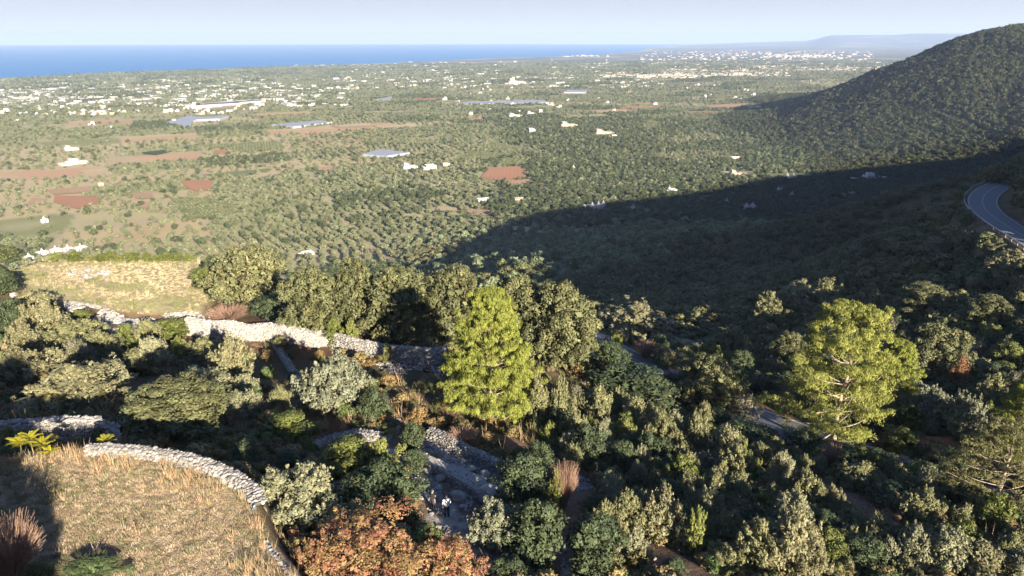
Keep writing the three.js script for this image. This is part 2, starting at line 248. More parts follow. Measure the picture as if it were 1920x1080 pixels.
function groundColour(x, z) {
  const r = Math.hypot(x, z), n = fbm(x / 3, z / 3, 3), m = fbm(x / 14 + 5, z / 14, 3);
  if (r < 420) {
    const soil = [0.125, 0.075, 0.05], litter = [0.105, 0.085, 0.05], straw = [0.26, 0.195, 0.105];
    let c = mix3(soil, litter, smooth(0.35, 0.6, m)); c = mix3(c, straw, 0.55 * smooth(0.52, 0.68, n) * smooth(0.4, 0.6, fbm(x / 22, z / 22 + 90, 2)));
    if (r > 180) c = mix3(c, [0.12, 0.105, 0.055], smooth(180, 300, r)); if (r > 200) c = mix3(c, mix3([0.14, 0.095, 0.065], [0.17, 0.14, 0.085], smooth(0.4, 0.6, m)), smooth(200, 280, r) * smooth(85, 105, CAM - land(x, z)));
    if (r < 70) { const d = polyDist(x, z, FIELD); c = mix3(mix3(mix3([0.36, 0.275, 0.175], [0.29, 0.225, 0.135], smooth(0.3, 0.7, m)), [0.2, 0.185, 0.09], 0.6 * smooth(0.55, 0.7, n)), c, smooth(-0.3, 0.8, d)); }
    if (r > 70 && r < 150) { const d = polyDist(x, z, PLATEAU); c = mix3(mix3(mix3([0.40, 0.34, 0.2], [0.36, 0.305, 0.18], smooth(0.3, 0.7, m)), mix3([0.21, 0.21, 0.09], [0.46, 0.42, 0.35], smooth(0.45, 0.5, fbm(x / 4, z / 2, 2))), 0.45 * smooth(0.57, 0.7, fbm(x / 8, z / 5, 2))), c, smooth(-0.5, 1.5, d)); }
    if (r < 90) { const d = polyDist(x, z, GRAVEL); c = mix3(mix3([0.36, 0.335, 0.3], [0.17, 0.12, 0.09], smooth(0.45, 0.6, fbm(x / 2.2, z / 2.2 + 7, 3))), c, smooth(-1, 1, d)); for (const l of TRACKS) c = mix3([0.19, 0.125, 0.09], c, smooth(0.9, 1.8, lineDist(x, z, l).d)); }
    if (r < 120) c = mix3([0.30, 0.125, 0.06], c, smooth(1.5, 4, lineDist(x, z, [REDBANK[0], REDBANK[1]]).d + n));
    return c;
  }
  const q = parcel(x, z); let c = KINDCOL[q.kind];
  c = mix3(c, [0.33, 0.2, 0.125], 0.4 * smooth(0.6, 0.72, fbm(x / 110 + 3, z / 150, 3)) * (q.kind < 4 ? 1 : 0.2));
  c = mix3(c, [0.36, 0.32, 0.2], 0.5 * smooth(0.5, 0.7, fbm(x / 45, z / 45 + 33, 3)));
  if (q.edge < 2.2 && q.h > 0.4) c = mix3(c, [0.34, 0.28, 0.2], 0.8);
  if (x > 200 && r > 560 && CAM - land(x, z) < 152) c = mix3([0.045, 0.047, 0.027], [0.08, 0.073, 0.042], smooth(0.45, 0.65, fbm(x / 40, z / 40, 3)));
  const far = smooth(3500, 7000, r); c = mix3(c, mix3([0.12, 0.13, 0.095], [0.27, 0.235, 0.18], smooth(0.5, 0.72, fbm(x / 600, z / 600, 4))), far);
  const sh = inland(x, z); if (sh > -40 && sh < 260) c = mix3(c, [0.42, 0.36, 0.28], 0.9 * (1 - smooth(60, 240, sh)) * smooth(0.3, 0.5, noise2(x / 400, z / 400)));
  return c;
}
const REDBANK = [[1650, 800], [1780, 835]].map(([px, py]) => { const p = pix(px, py); return [p[0], p[2]]; });

// ---------------------------------------------------------------- ground sheets, sea
const groundMat = std([1.2, 1.2, 1.2], 0.97, { vertexColors: true, map: soilTex, bumpMap: soilBump, bumpScale: 0.12, specularIntensity: 0.2 });
function sector(name, az0, az1, na, radii, label) {
  const nr = radii.length, pos = new Float32Array((na + 1) * nr * 3), col = new Float32Array((na + 1) * nr * 3), uv = new Float32Array((na + 1) * nr * 2), idx = [];
  for (let j = 0; j < nr; j++) for (let i = 0; i <= na; i++) {
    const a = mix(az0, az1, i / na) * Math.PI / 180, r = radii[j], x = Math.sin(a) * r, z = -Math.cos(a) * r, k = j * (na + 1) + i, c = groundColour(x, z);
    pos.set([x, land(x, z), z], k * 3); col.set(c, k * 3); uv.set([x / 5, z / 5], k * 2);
    if (j && i) { const q = k - 1, s = k - na - 1, t = s - 1; idx.push(t, s, q, s, k, q); }
  }
  const g = new THREE.BufferGeometry();
  g.setAttribute('position', new THREE.BufferAttribute(pos, 3)); g.setAttribute('color', new THREE.BufferAttribute(col, 3)); g.setAttribute('uv', new THREE.BufferAttribute(uv, 2));
  g.setIndex(idx); g.computeVertexNormals();
  tag(mesh(name, g, groundMat), label, null, null, 'structure');
}
const rings = []; for (let r = 2; r < 14; r += 3) rings.push(r); for (let r = 14; r < 300; r *= 1.0095) rings.push(r); { let r = rings[rings.length - 1]; for (; r < 3000; r *= 1.016) rings.push(r); for (; r < 31000; r *= 1.03) rings.push(r); }
sector('terrain', -52, 52, 420, rings, 'dry hillside falling to a plain of olive groves by the sea');
sector('hillside', 52, 308, 64, rings.filter((r, i) => i % 3 === 0 && r < 6000), 'hillside behind the viewpoint');
{
  const g = new THREE.CircleGeometry(30500, 256); g.rotateX(-Math.PI / 2);
  tag(mesh('sea', g, new THREE.MeshPhysicalMaterial({ color: new THREE.Color().setRGB(0.03, 0.165, 0.37), roughness: 0.85, specularIntensity: 0.35 })), 'calm blue sea along the flat coast', null, null, 'structure');
}
function drape(p, lift, n = 14) { // a sheet over a plot, laid on the ground
  const c = p.reduce((s, q) => [s[0] + q[0] / p.length, s[1] + q[1] / p.length], [0, 0]), pos = [], idx = [], uv = [], m = 4, R = 7;
  const ring = []; for (let i = 0; i < p.length; i++) for (let k = 0; k < m; k++) { const a = p[i], b = p[(i + 1) % p.length]; ring.push([mix(a[0], b[0], k / m), mix(a[1], b[1], k / m)]); }
  for (let j = 0; j <= R; j++) for (const q of ring) { const x = mix(c[0], q[0], j / R), z = mix(c[1], q[1], j / R); pos.push(x, land(x, z) + lift, z); uv.push(x / 5, z / 5); }
  const N = ring.length; for (let j = 0; j < R; j++) for (let i = 0; i < N; i++) { const a = j * N + i, b = j * N + (i + 1) % N; idx.push(a, a + N, b, b, a + N, b + N); }
  const g = new THREE.BufferGeometry(); g.setAttribute('position', new THREE.Float32BufferAttribute(pos, 3)); g.setAttribute('uv', new THREE.Float32BufferAttribute(uv, 2)); g.setIndex(idx); g.computeVertexNormals();
  const nn = g.attributes.normal; if (nn.getY(0) < 0) { for (let i = 0; i < idx.length; i += 3) { const t = idx[i]; idx[i] = idx[i + 1]; idx[i + 1] = t; } g.setIndex(idx); g.computeVertexNormals(); }
  return g;
}
const toneMat = Object.fromEntries(Object.entries(TONE).map(([k, c]) => [k, std(c.map((v) => v * 1.2), 0.97, { map: soilTex, bumpMap: soilBump, bumpScale: 0.1, specularIntensity: 0.2 })]));
for (const f of PLOTS) tag(mesh(f.name, drape(f.p, 0.9), toneMat[f.tone]), { ploughed_field: 'ploughed bare plot among the olive groves', green_field: 'green plot among the groves', orchard_ground: 'pale green ground of a young orchard', vineyard: 'striped plot of vine rows' }[f.name], null, null, 'structure');

// ---------------------------------------------------------------- the mountain road, in two stretches
function ribbon(l, off, w, lift, step = 1.2, from = 0, to = 1e9, dash = 0) {
  const curve = new THREE.CatmullRomCurve3(l.map((p) => new THREE.Vector3(p[0], p[2], p[1]))), n = Math.ceil(curve.getLength() / step), pos = [], uv = [], idx = []; let v = 0;
  for (let i = 0; i <= n; i++) {
    if (i < from || i > to) continue;
    const p = curve.getPointAt(i / n), t = curve.getTangentAt(i / n), nx = -t.z, nz = t.x, k = 1 / Math.hypot(nx, nz);
    for (const s of [-1, 1]) { const o = off + s * w / 2; pos.push(p.x + nx * k * o, p.y + lift, p.z + nz * k * o); uv.push(o / 3, i * step / 3); }
    if (v && !(dash && Math.floor(i / dash) % 2)) idx.push(v * 2 - 2, v * 2 - 1, v * 2, v * 2 - 1, v * 2 + 1, v * 2);
    v++;
  }
  const g = new THREE.BufferGeometry(); g.setAttribute('position', new THREE.Float32BufferAttribute(pos, 3)); g.setAttribute('uv', new THREE.Float32BufferAttribute(uv, 2)); g.setIndex(idx); g.computeVertexNormals(); return g;
}
const asphalt = std([0.17, 0.165, 0.165], 0.9, { map: grainTex }), paint = std([0.42, 0.42, 0.41], 0.7, { map: grainTex });
const steel = std([0.45, 0.46, 0.48], 0.5, { metalness: 0.4 });
for (const [l, w, side, label] of [[ROAD, 6, 1, 'grey two lane road crossing the slope behind the trees'], [UPROAD, 7, 1, 'grey road bending round the wooded slope at the right edge']]) {
  const road = tag(mesh('road', ribbon(l, 0, w, 0.06), asphalt), label, null, null, 'structure');
  mesh('edge_line', ribbon(l, -w / 2 + 0.3, 0.16, 0.075), paint, road); mesh('edge_line', ribbon(l, w / 2 - 0.3, 0.16, 0.075), paint, road); mesh('centre_line', ribbon(l, 0, 0.13, 0.075), paint, road);
}
function guardrail(l, off, label) { // W profile beam on posts, along the valley side
  const curve = new THREE.CatmullRomCurve3(l.map((p) => new THREE.Vector3(p[0], p[2], p[1]))), n = Math.ceil(curve.getLength() / 1.0), prof = [[0.04, 0.42], [0.1, 0.5], [0.03, 0.57], [0.1, 0.64], [0.04, 0.72], [0.01, 0.72], [0.0, 0.57], [0.01, 0.42]], pos = [], idx = [], at = (i) => { const p = curve.getPointAt(i / n), t = curve.getTangentAt(i / n), k = 1 / Math.hypot(t.x, t.z); return [p, -t.z * k, t.x * k]; };
  const o = thing('guardrail', label, 'guardrail', [l[3][0], l[3][2], l[3][1]]), P = prof.length;
  for (let i = 0; i <= n; i++) { const [p, nx, nz] = at(i); prof.forEach(([a, y]) => pos.push(p.x + nx * (off + a) - o.position.x, p.y + y - o.position.y + 0.05, p.z + nz * (off + a) - o.position.z)); if (i) for (let k = 0; k < P; k++) { const a = (i - 1) * P + k, b = (i - 1) * P + (k + 1) % P; idx.push(a, b, a + P, b, b + P, a + P); } }
  const g = new THREE.BufferGeometry(); g.setAttribute('position', new THREE.Float32BufferAttribute(pos, 3)); g.setIndex(idx); g.computeVertexNormals(); mesh('beam', g, steel, o);
  const pg = new THREE.BoxGeometry(0.1, 1.2, 0.08);
  for (let i = 0; i < n; i += 4) { const [p, nx, nz] = at(i), m = mesh('post', pg, steel, o); m.position.set(p.x + nx * (off - 0.06 * Math.sign(off)) - o.position.x, p.y + 0.05 - o.position.y, p.z + nz * (off - 0.06 * Math.sign(off)) - o.position.z); m.rotation.y = Math.atan2(nx, nz); }
}

// ---------------------------------------------------------------- leaves and crowns
// a crown is many small leaf sprays spread over clumps; unit crowns are 1 wide and 1 high with the base at 0
function sprays(list) { // [{p, n, s, w, c, out}] pointed sprays of two faces each
  const N = list.length, pos = new Float32Array(N * 12), nor = new Float32Array(N * 12), col = new Float32Array(N * 12), idx = new Uint32Array(N * 6);
  const a = new THREE.Vector3(), b = new THREE.Vector3(), n = new THREE.Vector3(), t = new THREE.Vector3();
  list.forEach((l, i) => {
    n.set(...l.n).normalize(); a.set(...l.a); a.addScaledVector(n, -a.dot(n)); if (a.lengthSq() < 1e-6) a.set(1, 0, 0); a.normalize(); b.crossVectors(n, a);
    const S = l.s, W = l.s * l.w, P = l.p;
    [[-0.5, 0], [0.1, 0.5], [0.6, 0], [0.1, -0.5]].forEach(([u, v], k) => { t.set(...P).addScaledVector(a, u * S).addScaledVector(b, v * W).toArray(pos, i * 12 + k * 3); });
    const m = l.soft; t.set(n.x * (1 - m) + l.out[0] * m, n.y * (1 - m) + l.out[1] * m, n.z * (1 - m) + l.out[2] * m).normalize();
    for (let k = 0; k < 4; k++) { t.toArray(nor, i * 12 + k * 3); col.set(l.c, i * 12 + k * 3); }
    idx.set([i * 4, i * 4 + 2, i * 4 + 1, i * 4, i * 4 + 3, i * 4 + 2], i * 6);
  });
  const g = new THREE.BufferGeometry(); g.setAttribute('position', new THREE.BufferAttribute(pos, 3)); g.setAttribute('normal', new THREE.BufferAttribute(nor, 3)); g.setAttribute('color', new THREE.BufferAttribute(col, 3)); g.setIndex(new THREE.BufferAttribute(idx, 1)); return g;
}
const unit = (R) => { const y = 2 * R() - 1, a = R() * 2 * Math.PI, q = Math.sqrt(1 - y * y); return [q * Math.cos(a), y, q * Math.sin(a)]; };
function leafClump(list, R, p, r, n, o) { // leaves over an ellipsoid clump
  const hv = 1 + (R() - 0.5) * o.vary, hr = (R() - 0.5) * o.vary * 0.22, hue = [hv * (1 + hr), hv, hv * (1 - hr)], base = o.tones ? o.tones[Math.floor(R() * o.tones.length)] : o.c;
  for (let i = 0; i < n; i++) {
    const d = unit(R); if (d[1] < -0.35 && R() < 0.6) d[1] = -d[1];
    const k = 0.55 + 0.5 * Math.sqrt(R()), q = [p[0] + d[0] * r[0] * k, p[1] + d[1] * r[1] * k, p[2] + d[2] * r[2] * k], j = o.jit ?? 0.8;
    const nn = [d[0] + (R() - 0.5) * 2 * j, d[1] + 0.25 + (R() - 0.5) * 2 * j, d[2] + (R() - 0.5) * 2 * j], v = 0.75 + 0.5 * R();
    const src = o.mixTone ? base[Math.floor(R() * base.length)] : base;
    list.push({ p: q, n: nn, a: [d[0] * 0.7 + (R() - 0.5), d[1] * 0.7 + o.up + (R() - 0.5), d[2] * 0.7 + (R() - 0.5)], s: o.leaf * (0.6 + 0.8 * R()), w: o.w ?? 0.55, c: [src[0] * hue[0] * v, src[1] * hue[1] * v, src[2] * hue[2] * v], out: d, soft: o.soft ?? 0.35 });
  }
}
const PROFILE = { dome: (t) => (t < 0.4 ? mix(0.74, 1, t / 0.4) : Math.sqrt(1 - ((t - 0.4) / 0.62) ** 2)), egg: (t) => (t < 0.35 ? mix(0.78, 1, t / 0.35) : Math.pow(1 - Math.pow((t - 0.35) / 0.67, 1.6), 0.75)), ball: (t) => Math.sqrt(Math.max(0.02, 1 - (2 * t - 1) ** 2)) };
function crown(seed, o) {
  const R = rng(seed), list = [], y0 = o.y0 ?? 0.0, prof = PROFILE[o.shape ?? 'dome'], H = 1 - y0;
  for (let i = 0; i < o.clumps; i++) {
    const shell = i < o.clumps * 0.8, t = Math.pow(R(), 0.8), a = R() * 6.2832, s = o.size * (0.65 + 0.7 * R());
    const lump = 1 + o.lumpy * (noise2(a * 1.1 + seed * 7.3, t * 2.6 + seed) - 0.5) * 2, k = (shell ? 0.66 + 0.4 * R() : 0.2 + 0.5 * R()) * lump, rad = Math.max(0.02, prof(t) * 0.5 * k - s * 0.55);
    const sy = s * o.tall * (0.8 + 0.5 * R()), d = [Math.cos(a) * prof(t), (t - 0.35) * 1.3, Math.sin(a) * prof(t)];
    const p = [Math.cos(a) * rad, y0 + sy * 0.5 + (H - sy * 1.4) * t * (shell ? 1 : 0.8) * (1 + (lump - 1) * 0.35), Math.sin(a) * rad], n = Math.round(o.leaves / o.clumps * (0.6 + 0.8 * R()));
    leafClump(list, R, p, [s, sy, s], n, o);
    if (o.shoots && t > 0.25) for (let q = 0; q < o.shoots; q++) { const c = R() * 7, b = s * (0.3 + 0.6 * R()), h = s * o.tall * (0.9 + 0.7 * R()); leafClump(list, R, [p[0] + Math.cos(c) * b + d[0] * s * 0.3, p[1] + h * 0.8, p[2] + Math.sin(c) * b + d[2] * s * 0.3], [s * 0.28, h * 0.5, s * 0.28], Math.round(n * 0.18), { ...o, up: 1.2 }); }
  }
  for (let i = 0; i < o.leaves * 0.08; i++) { const t = 0.08 + 0.72 * R(), a = R() * 6.28, q = prof(t) * 0.33 * Math.sqrt(R()); leafClump(list, R, [Math.cos(a) * q, y0 + H * t, Math.sin(a) * q], [0.01, 0.01, 0.01], 1, { ...o, leaf: Math.min(0.2, o.leaf * 2.2), w: 0.7, jit: 1 }); } // inner leaves
  return sprays(list);
}
function taperTube(pts, r0, r1, sides = 7) { // bent tapering limb
  const c = new THREE.CatmullRomCurve3(pts.map((p) => new THREE.Vector3(...p))), n = pts.length * 3, pos = [], idx = [], up = new THREE.Vector3(0.3, 0.2, 0.93).normalize(), a = new THREE.Vector3(), b = new THREE.Vector3();
  for (let i = 0; i <= n; i++) { const p = c.getPoint(i / n), t = c.getTangent(i / n); a.crossVectors(t, up).normalize(); b.crossVectors(t, a); const r = mix(r0, r1, i / n) * (1 + 0.12 * Math.sin(i * 2.3)); for (let k = 0; k < sides; k++) { const q = k / sides * 2 * Math.PI; pos.push(p.x + (a.x * Math.cos(q) + b.x * Math.sin(q)) * r, p.y + (a.y * Math.cos(q) + b.y * Math.sin(q)) * r, p.z + (a.z * Math.cos(q) + b.z * Math.sin(q)) * r); } }
  for (let i = 0; i < n; i++) for (let k = 0; k < sides; k++) { const e = i * sides + k, f = i * sides + (k + 1) % sides; idx.push(e, f, e + sides, f, f + sides, e + sides); }
  const g = new THREE.BufferGeometry(); g.setAttribute('position', new THREE.Float32BufferAttribute(pos, 3)); g.setIndex(idx); g.computeVertexNormals(); return g;
}
function trunk(seed, h, spread, r, stems = 3) { // short stem that forks into limbs, unit size
  const R = rng(seed), gs = []; const lean = [(R() - 0.5) * 0.1, (R() - 0.5) * 0.1];
  gs.push(taperTube([[0, -0.08, 0], [lean[0] * 0.5, h * 0.35, lean[1] * 0.5], [lean[0], h * 0.75, lean[1]]], r, r * 0.72));
  for (let i = 0; i < stems; i++) { const a = i / stems * 6.28 + R(), q = spread * (0.6 + 0.6 * R()); gs.push(taperTube([[lean[0], h * 0.6, lean[1]], [lean[0] + Math.cos(a) * q * 0.4, h * 1.05, lean[1] + Math.sin(a) * q * 0.4], [lean[0] + Math.cos(a) * q, h * 1.05 + 0.35 + 0.2 * R(), lean[1] + Math.sin(a) * q]], r * 0.6, r * 0.16, 5)); }
  return mergeGeometries(gs);
}
const leafMat = (name, o = {}) => { const m = new THREE.MeshPhysicalMaterial({ color: 0xffffff, vertexColors: true, roughness: o.rough ?? 0.6, specularIntensity: o.spec ?? 0.35, transmission: o.through ?? 0, thickness: 0, side: THREE.DoubleSide }); m.name = name; return m; };
const LEAF = leafMat('leaf'), NEEDLE = leafMat('needles', { rough: 0.7, spec: 0.25 }), BARK = std([0.13, 0.1, 0.075], 0.95, { map: grainTex }), PALEBARK = std([0.36, 0.29, 0.21], 0.95, { map: grainTex });
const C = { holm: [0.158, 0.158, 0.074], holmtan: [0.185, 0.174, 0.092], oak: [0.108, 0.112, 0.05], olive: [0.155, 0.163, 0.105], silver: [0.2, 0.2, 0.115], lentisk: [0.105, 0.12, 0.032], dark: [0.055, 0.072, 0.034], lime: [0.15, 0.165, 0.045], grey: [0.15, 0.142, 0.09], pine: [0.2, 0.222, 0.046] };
const many = (n, f) => Array.from({ length: n }, (_, i) => f(i));
const holmO = { clumps: 74, leaves: 7200, size: 0.088, tall: 1.3, leaf: 0.041, shape: 'egg', lumpy: 0.42, vary: 0.45, up: 0.5, shoots: 2, taper: 0.25 };
const KIT = { // crown and stem shapes of each kind of plant
  holm: { c: many(6, (i) => crown(100 + i, { ...holmO, c: C.holm })), t: many(2, (i) => trunk(i + 1, 0.22, 0.2, 0.035)) },
  holmtan: { c: many(6, (i) => crown(120 + i, { ...holmO, c: C.holmtan })), t: many(2, (i) => trunk(i + 3, 0.22, 0.2, 0.035)) },
  grey: { c: many(3, (i) => crown(140 + i, { ...holmO, c: C.grey, leaves: 4600 })), t: many(2, (i) => trunk(i + 5, 0.22, 0.2, 0.03)) },
  silver: { c: many(4, (i) => crown(150 + i, { ...holmO, c: C.silver, vary: 0.25 })), t: many(2, (i) => trunk(i + 7, 0.25, 0.25, 0.04)) },
  olive: { c: many(4, (i) => crown(160 + i, { ...holmO, c: C.olive, y0: 0.14, tall: 1.1, vary: 0.3, leaf: 0.04, shape: 'ball' })), t: many(3, (i) => trunk(i + 9, 0.34, 0.28, 0.05)) },
  lentisk: { c: many(4, (i) => crown(170 + i, { clumps: 60, leaves: 5600, size: 0.115, tall: 0.8, leaf: 0.046, lumpy: 0.28, vary: 0.4, up: 0.3, c: C.lentisk })), t: many(1, (i) => trunk(i + 12, 0.15, 0.25, 0.025, 4)) },
  lime: { c: many(3, (i) => crown(180 + i, { ...holmO, leaves: 3600, clumps: 34, c: C.lime })), t: many(1, (i) => trunk(i + 13, 0.15, 0.25, 0.025, 4)) },
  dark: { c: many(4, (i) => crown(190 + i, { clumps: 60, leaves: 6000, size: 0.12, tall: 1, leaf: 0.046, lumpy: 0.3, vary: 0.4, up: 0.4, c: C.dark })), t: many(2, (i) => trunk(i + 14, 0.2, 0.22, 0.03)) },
  bigoak: { c: many(5, (i) => crown(200 + i, { clumps: 190, leaves: 19000, size: 0.075, tall: 1.0, leaf: 0.031, lumpy: 0.22, vary: 0.5, up: 0.2, c: C.oak })), t: many(2, (i) => trunk(i + 16, 0.3, 0.25, 0.04, 4)) },
  bigsilver: { c: many(2, (i) => crown(207 + i, { clumps: 150, leaves: 14000, size: 0.07, tall: 1.15, leaf: 0.03, lumpy: 0.35, vary: 0.3, up: 0.5, c: [0.19, 0.19, 0.11], shoots: 1 })), t: many(1, (i) => trunk(i + 17, 0.3, 0.25, 0.04, 4)) },
  bigolive: { c: many(2, (i) => crown(210 + i, { clumps: 110, leaves: 13000, size: 0.085, tall: 1.2, leaf: 0.031, lumpy: 0.35, vary: 0.4, up: 0.4, c: C.holm, y0: 0.1, shoots: 1 })), t: many(2, (i) => trunk(i + 18, 0.36, 0.25, 0.05, 5)) },
  red: { c: many(3, (i) => crown(220 + i, { clumps: 110, leaves: 17000, size: 0.07, tall: 1.1, leaf: 0.02, lumpy: 0.4, vary: 0.3, up: 0.2, mixTone: true, tones: [[[0.26, 0.12, 0.07], [0.25, 0.14, 0.07]], [[0.25, 0.155, 0.07], [0.22, 0.15, 0.06]], [[0.23, 0.095, 0.06], [0.25, 0.13, 0.075]], [[0.15, 0.11, 0.045], [0.22, 0.125, 0.06]], [[0.26, 0.15, 0.08], [0.2, 0.16, 0.06]]], c: C.holm, shoots: 1 })), t: many(2, (i) => trunk(i + 20, 0.2, 0.3, 0.03, 5)) },
  rust: { c: many(2, (i) => crown(230 + i, { ...holmO, leaves: 3400, mixTone: true, tones: [[[0.2, 0.09, 0.05], [0.16, 0.1, 0.05]], [[0.14, 0.09, 0.05], [0.24, 0.12, 0.055]]], c: C.holm })), t: many(1, (i) => trunk(i + 22, 0.15, 0.25, 0.025, 4)) },
};
// Aleppo pine: whorls of limbs that carry flat pads of needle tufts
function pine(seed, o) {
  const R = rng(seed), list = [], wood = [];
  wood.push(taperTube([[0, -0.03, 0], [0.01, 0.35, -0.01], [-0.01, 0.6, 0.01], [0, 0.86, 0]], 0.02, 0.006, 8));
  const prof = o.prof, N = o.limbs;
  for (let i = 0; i < N; i++) {
    const ty = Math.pow((i + R() * 0.8) / N, 0.85), y = mix(o.y0, 0.99, o.tiers ? Math.min(1, (Math.round(ty * o.tiers) + (R() - 0.5) * 0.5) / o.tiers) : ty), t = Math.min(0.999, Math.max(0, (y - o.y0) / (1 - o.y0))), a = i * 2.399 + R() * 0.9, gust = 0.97 + (o.calm ?? 1) * 0.66 * (-0.5 + noise2(Math.cos(a) * 1.3 + seed, Math.sin(a) * 1.3 + t * 3.2)), w = gust * mix(prof[Math.floor(t * (prof.length - 1))], prof[Math.min(prof.length - 1, Math.floor(t * (prof.length - 1)) + 1)], t * (prof.length - 1) % 1) * 0.5 * (0.72 + 0.42 * R());
    const rise = 0.05 + 0.05 * R() + 0.06 * t; if (y < 0.72) wood.push(taperTube([[0, y - 0.04, 0], [Math.cos(a) * w * 0.5, y - 0.02 + rise * 0.3, Math.sin(a) * w * 0.5], [Math.cos(a) * w * 0.9, y + rise, Math.sin(a) * w * 0.9]], 0.0055 * (1.3 - t), 0.0015, 4));
    const pads = 3 + Math.round(w * 15);
    for (let k = 0; k < pads; k++) {
      const f = k === 0 ? 1 : mix(0.3, 1, Math.sqrt(R())), b = a + (R() - 0.5) * 1.0 / Math.max(0.25, f), s = o.pad * (0.7 + 0.6 * R()) * (0.75 + 0.35 * (1 - t));
      const p = [Math.cos(b) * w * f, Math.min(0.98, y + rise * f + (R() - 0.5) * 0.03), Math.sin(b) * w * f];
      for (let q = 0; q < 5; q++) { const d = unit(R), e = s * 0.62; leafClump(list, R, [p[0] + d[0] * e, p[1] + Math.abs(d[1]) * e * 0.45, p[2] + d[2] * e], [s * 0.5, s * 0.34, s * 0.5], o.tuft, { leaf: o.leaf, w: 0.2, up: 0.8, vary: 0.3, jit: 0.9, soft: 0.6, c: o.c }); }
    }
  }
  return { crown: sprays(list), wood: mergeGeometries(wood) };
}
const PINES = [
  pine(301, { limbs: 120, tiers: 13, y0: 0.02, pad: 0.06, tuft: 40, leaf: 0.02,  c: C.pine, calm: 0.5, prof: [0.55, 0.98, 1.06, 1.0, 0.9, 0.79, 0.67, 0.55, 0.42, 0.28, 0.08] }),
  pine(302, { limbs: 62, tiers: 8, y0: 0.1, pad: 0.066, tuft: 34, leaf: 0.019, c: [0.215, 0.228, 0.055], calm: 1.5, prof: [0.8, 1.05, 1.1, 1.02, 0.94, 0.84, 0.74, 0.63, 0.5, 0.36, 0.14] }),
  pine(303, { limbs: 70, y0: 0.1, pad: 0.055, tuft: 11, leaf: 0.026, c: [0.15, 0.145, 0.06], prof: [0.5, 0.8, 1, 1, 0.95, 0.9, 0.8, 0.65, 0.5, 0.4, 0.2] }),
];
// bare twigs: fans of thin rods
function twigs(seed, n, r) {
  const R = rng(seed), gs = [];
  for (let i = 0; i < n; i++) { const a = R() * 6.28, q = 0.5 * Math.sqrt(R()), h = 0.55 + 0.45 * R(); const tip = [Math.cos(a) * q, h, Math.sin(a) * q]; gs.push(taperTube([[Math.cos(a) * 0.06, -0.05, Math.sin(a) * 0.06], [tip[0] * 0.5, h * 0.5, tip[2] * 0.5], tip], r, r * 0.3, 3)); for (let k = 0; k < 2; k++) { const b = a + (R() - 0.5) * 1.6; gs.push(taperTube([[tip[0] * 0.55, h * 0.55, tip[2] * 0.55], [tip[0] * 0.75 + Math.cos(b) * 0.06, h * 0.75, tip[2] * 0.75 + Math.sin(b) * 0.06], [tip[0] * 0.9 + Math.cos(b) * 0.12, h * (0.85 + 0.15 * R()), tip[2] * 0.9 + Math.sin(b) * 0.12]], r * 0.6, r * 0.2, 3)); } }
  return mergeGeometries(gs);
}
const TWIG = many(2, (i) => twigs(400 + i, 150, 0.008));
// crowns for the middle distance and for the far plain
const midO = { clumps: 26, leaves: 800, size: 0.17, tall: 1, leaf: 0.105, lumpy: 0.32, vary: 0.4, up: 0.3, soft: 0.65, jit: 0.6, y0: 0.0 };
const MID = { wood: many(6, (i) => crown(500 + i, { ...midO, c: [0.1, 0.104, 0.05] })), olive: many(5, (i) => crown(520 + i, { ...midO, y0: 0.1, c: [0.155, 0.155, 0.085] })), t: trunk(40, 0.3, 0.25, 0.045, 3) };
const farO = { clumps: 12, leaves: 150, size: 0.24, tall: 0.9, leaf: 0.22, lumpy: 0.25, vary: 0.3, up: 0.2, soft: 0.75, jit: 0.5, y0: 0.0, c: [1, 1, 1] };
const FAR = many(5, (i) => crown(540 + i, farO));
const VFAR = many(3, (i) => crown(560 + i, { ...farO, clumps: 7, leaves: 44, leaf: 0.36 }));

// ---------------------------------------------------------------- plants one can tell apart, each a thing with crown and trunk
const R0 = rng(7);
const taken = []; // [x, z, radius]
const free = (x, z, r) => taken.every((t) => Math.hypot(t[0] - x, t[1] - z) > (t[2] + r) * 0.7);
const KIND = {
  holm: ['evergreen_shrub', 'shrub'], holmtan: ['evergreen_shrub', 'shrub'], grey: ['grey_shrub', 'shrub'], silver: ['silver_shrub', 'shrub'], olive: ['olive_tree', 'olive tree'], lentisk: ['mastic_shrub', 'shrub'], lime: ['green_shrub', 'shrub'], dark: ['dark_shrub', 'shrub'],
  bigoak: ['holm_oak', 'oak tree'], bigsilver: ['silver_shrub', 'shrub'], bigolive: ['old_oak', 'oak tree'], red: ['autumn_tree', 'tree'], rust: ['russet_shrub', 'shrub'], pine: ['pine_tree', 'pine tree'],
};
let plantCount = 0;
function growAt(type, x, y, z, w, h, label, group, opt = {}) {
  const k = plantCount++, [name, cat] = KIND[type], o = thing(name, label, cat, [x, y - 0.05, z], opt.turn ?? (k * 2.4), group);
  o.scale.set(w, h, w * (opt.deep ?? 1));
  if (type === 'pine') { const p = PINES[opt.v ?? 0]; mesh('crown', p.crown, NEEDLE, o); mesh('trunk', p.wood, PALEBARK, o); }
  else { const t = KIT[type], c = mesh('crown', t.c[k % t.c.length], LEAF, o); c.rotation.y = 0; mesh('trunk', t.t[k % t.t.length], opt.pale ? PALEBARK : BARK, o); }
  taken.push([x, z, w / 2]); return o;
}
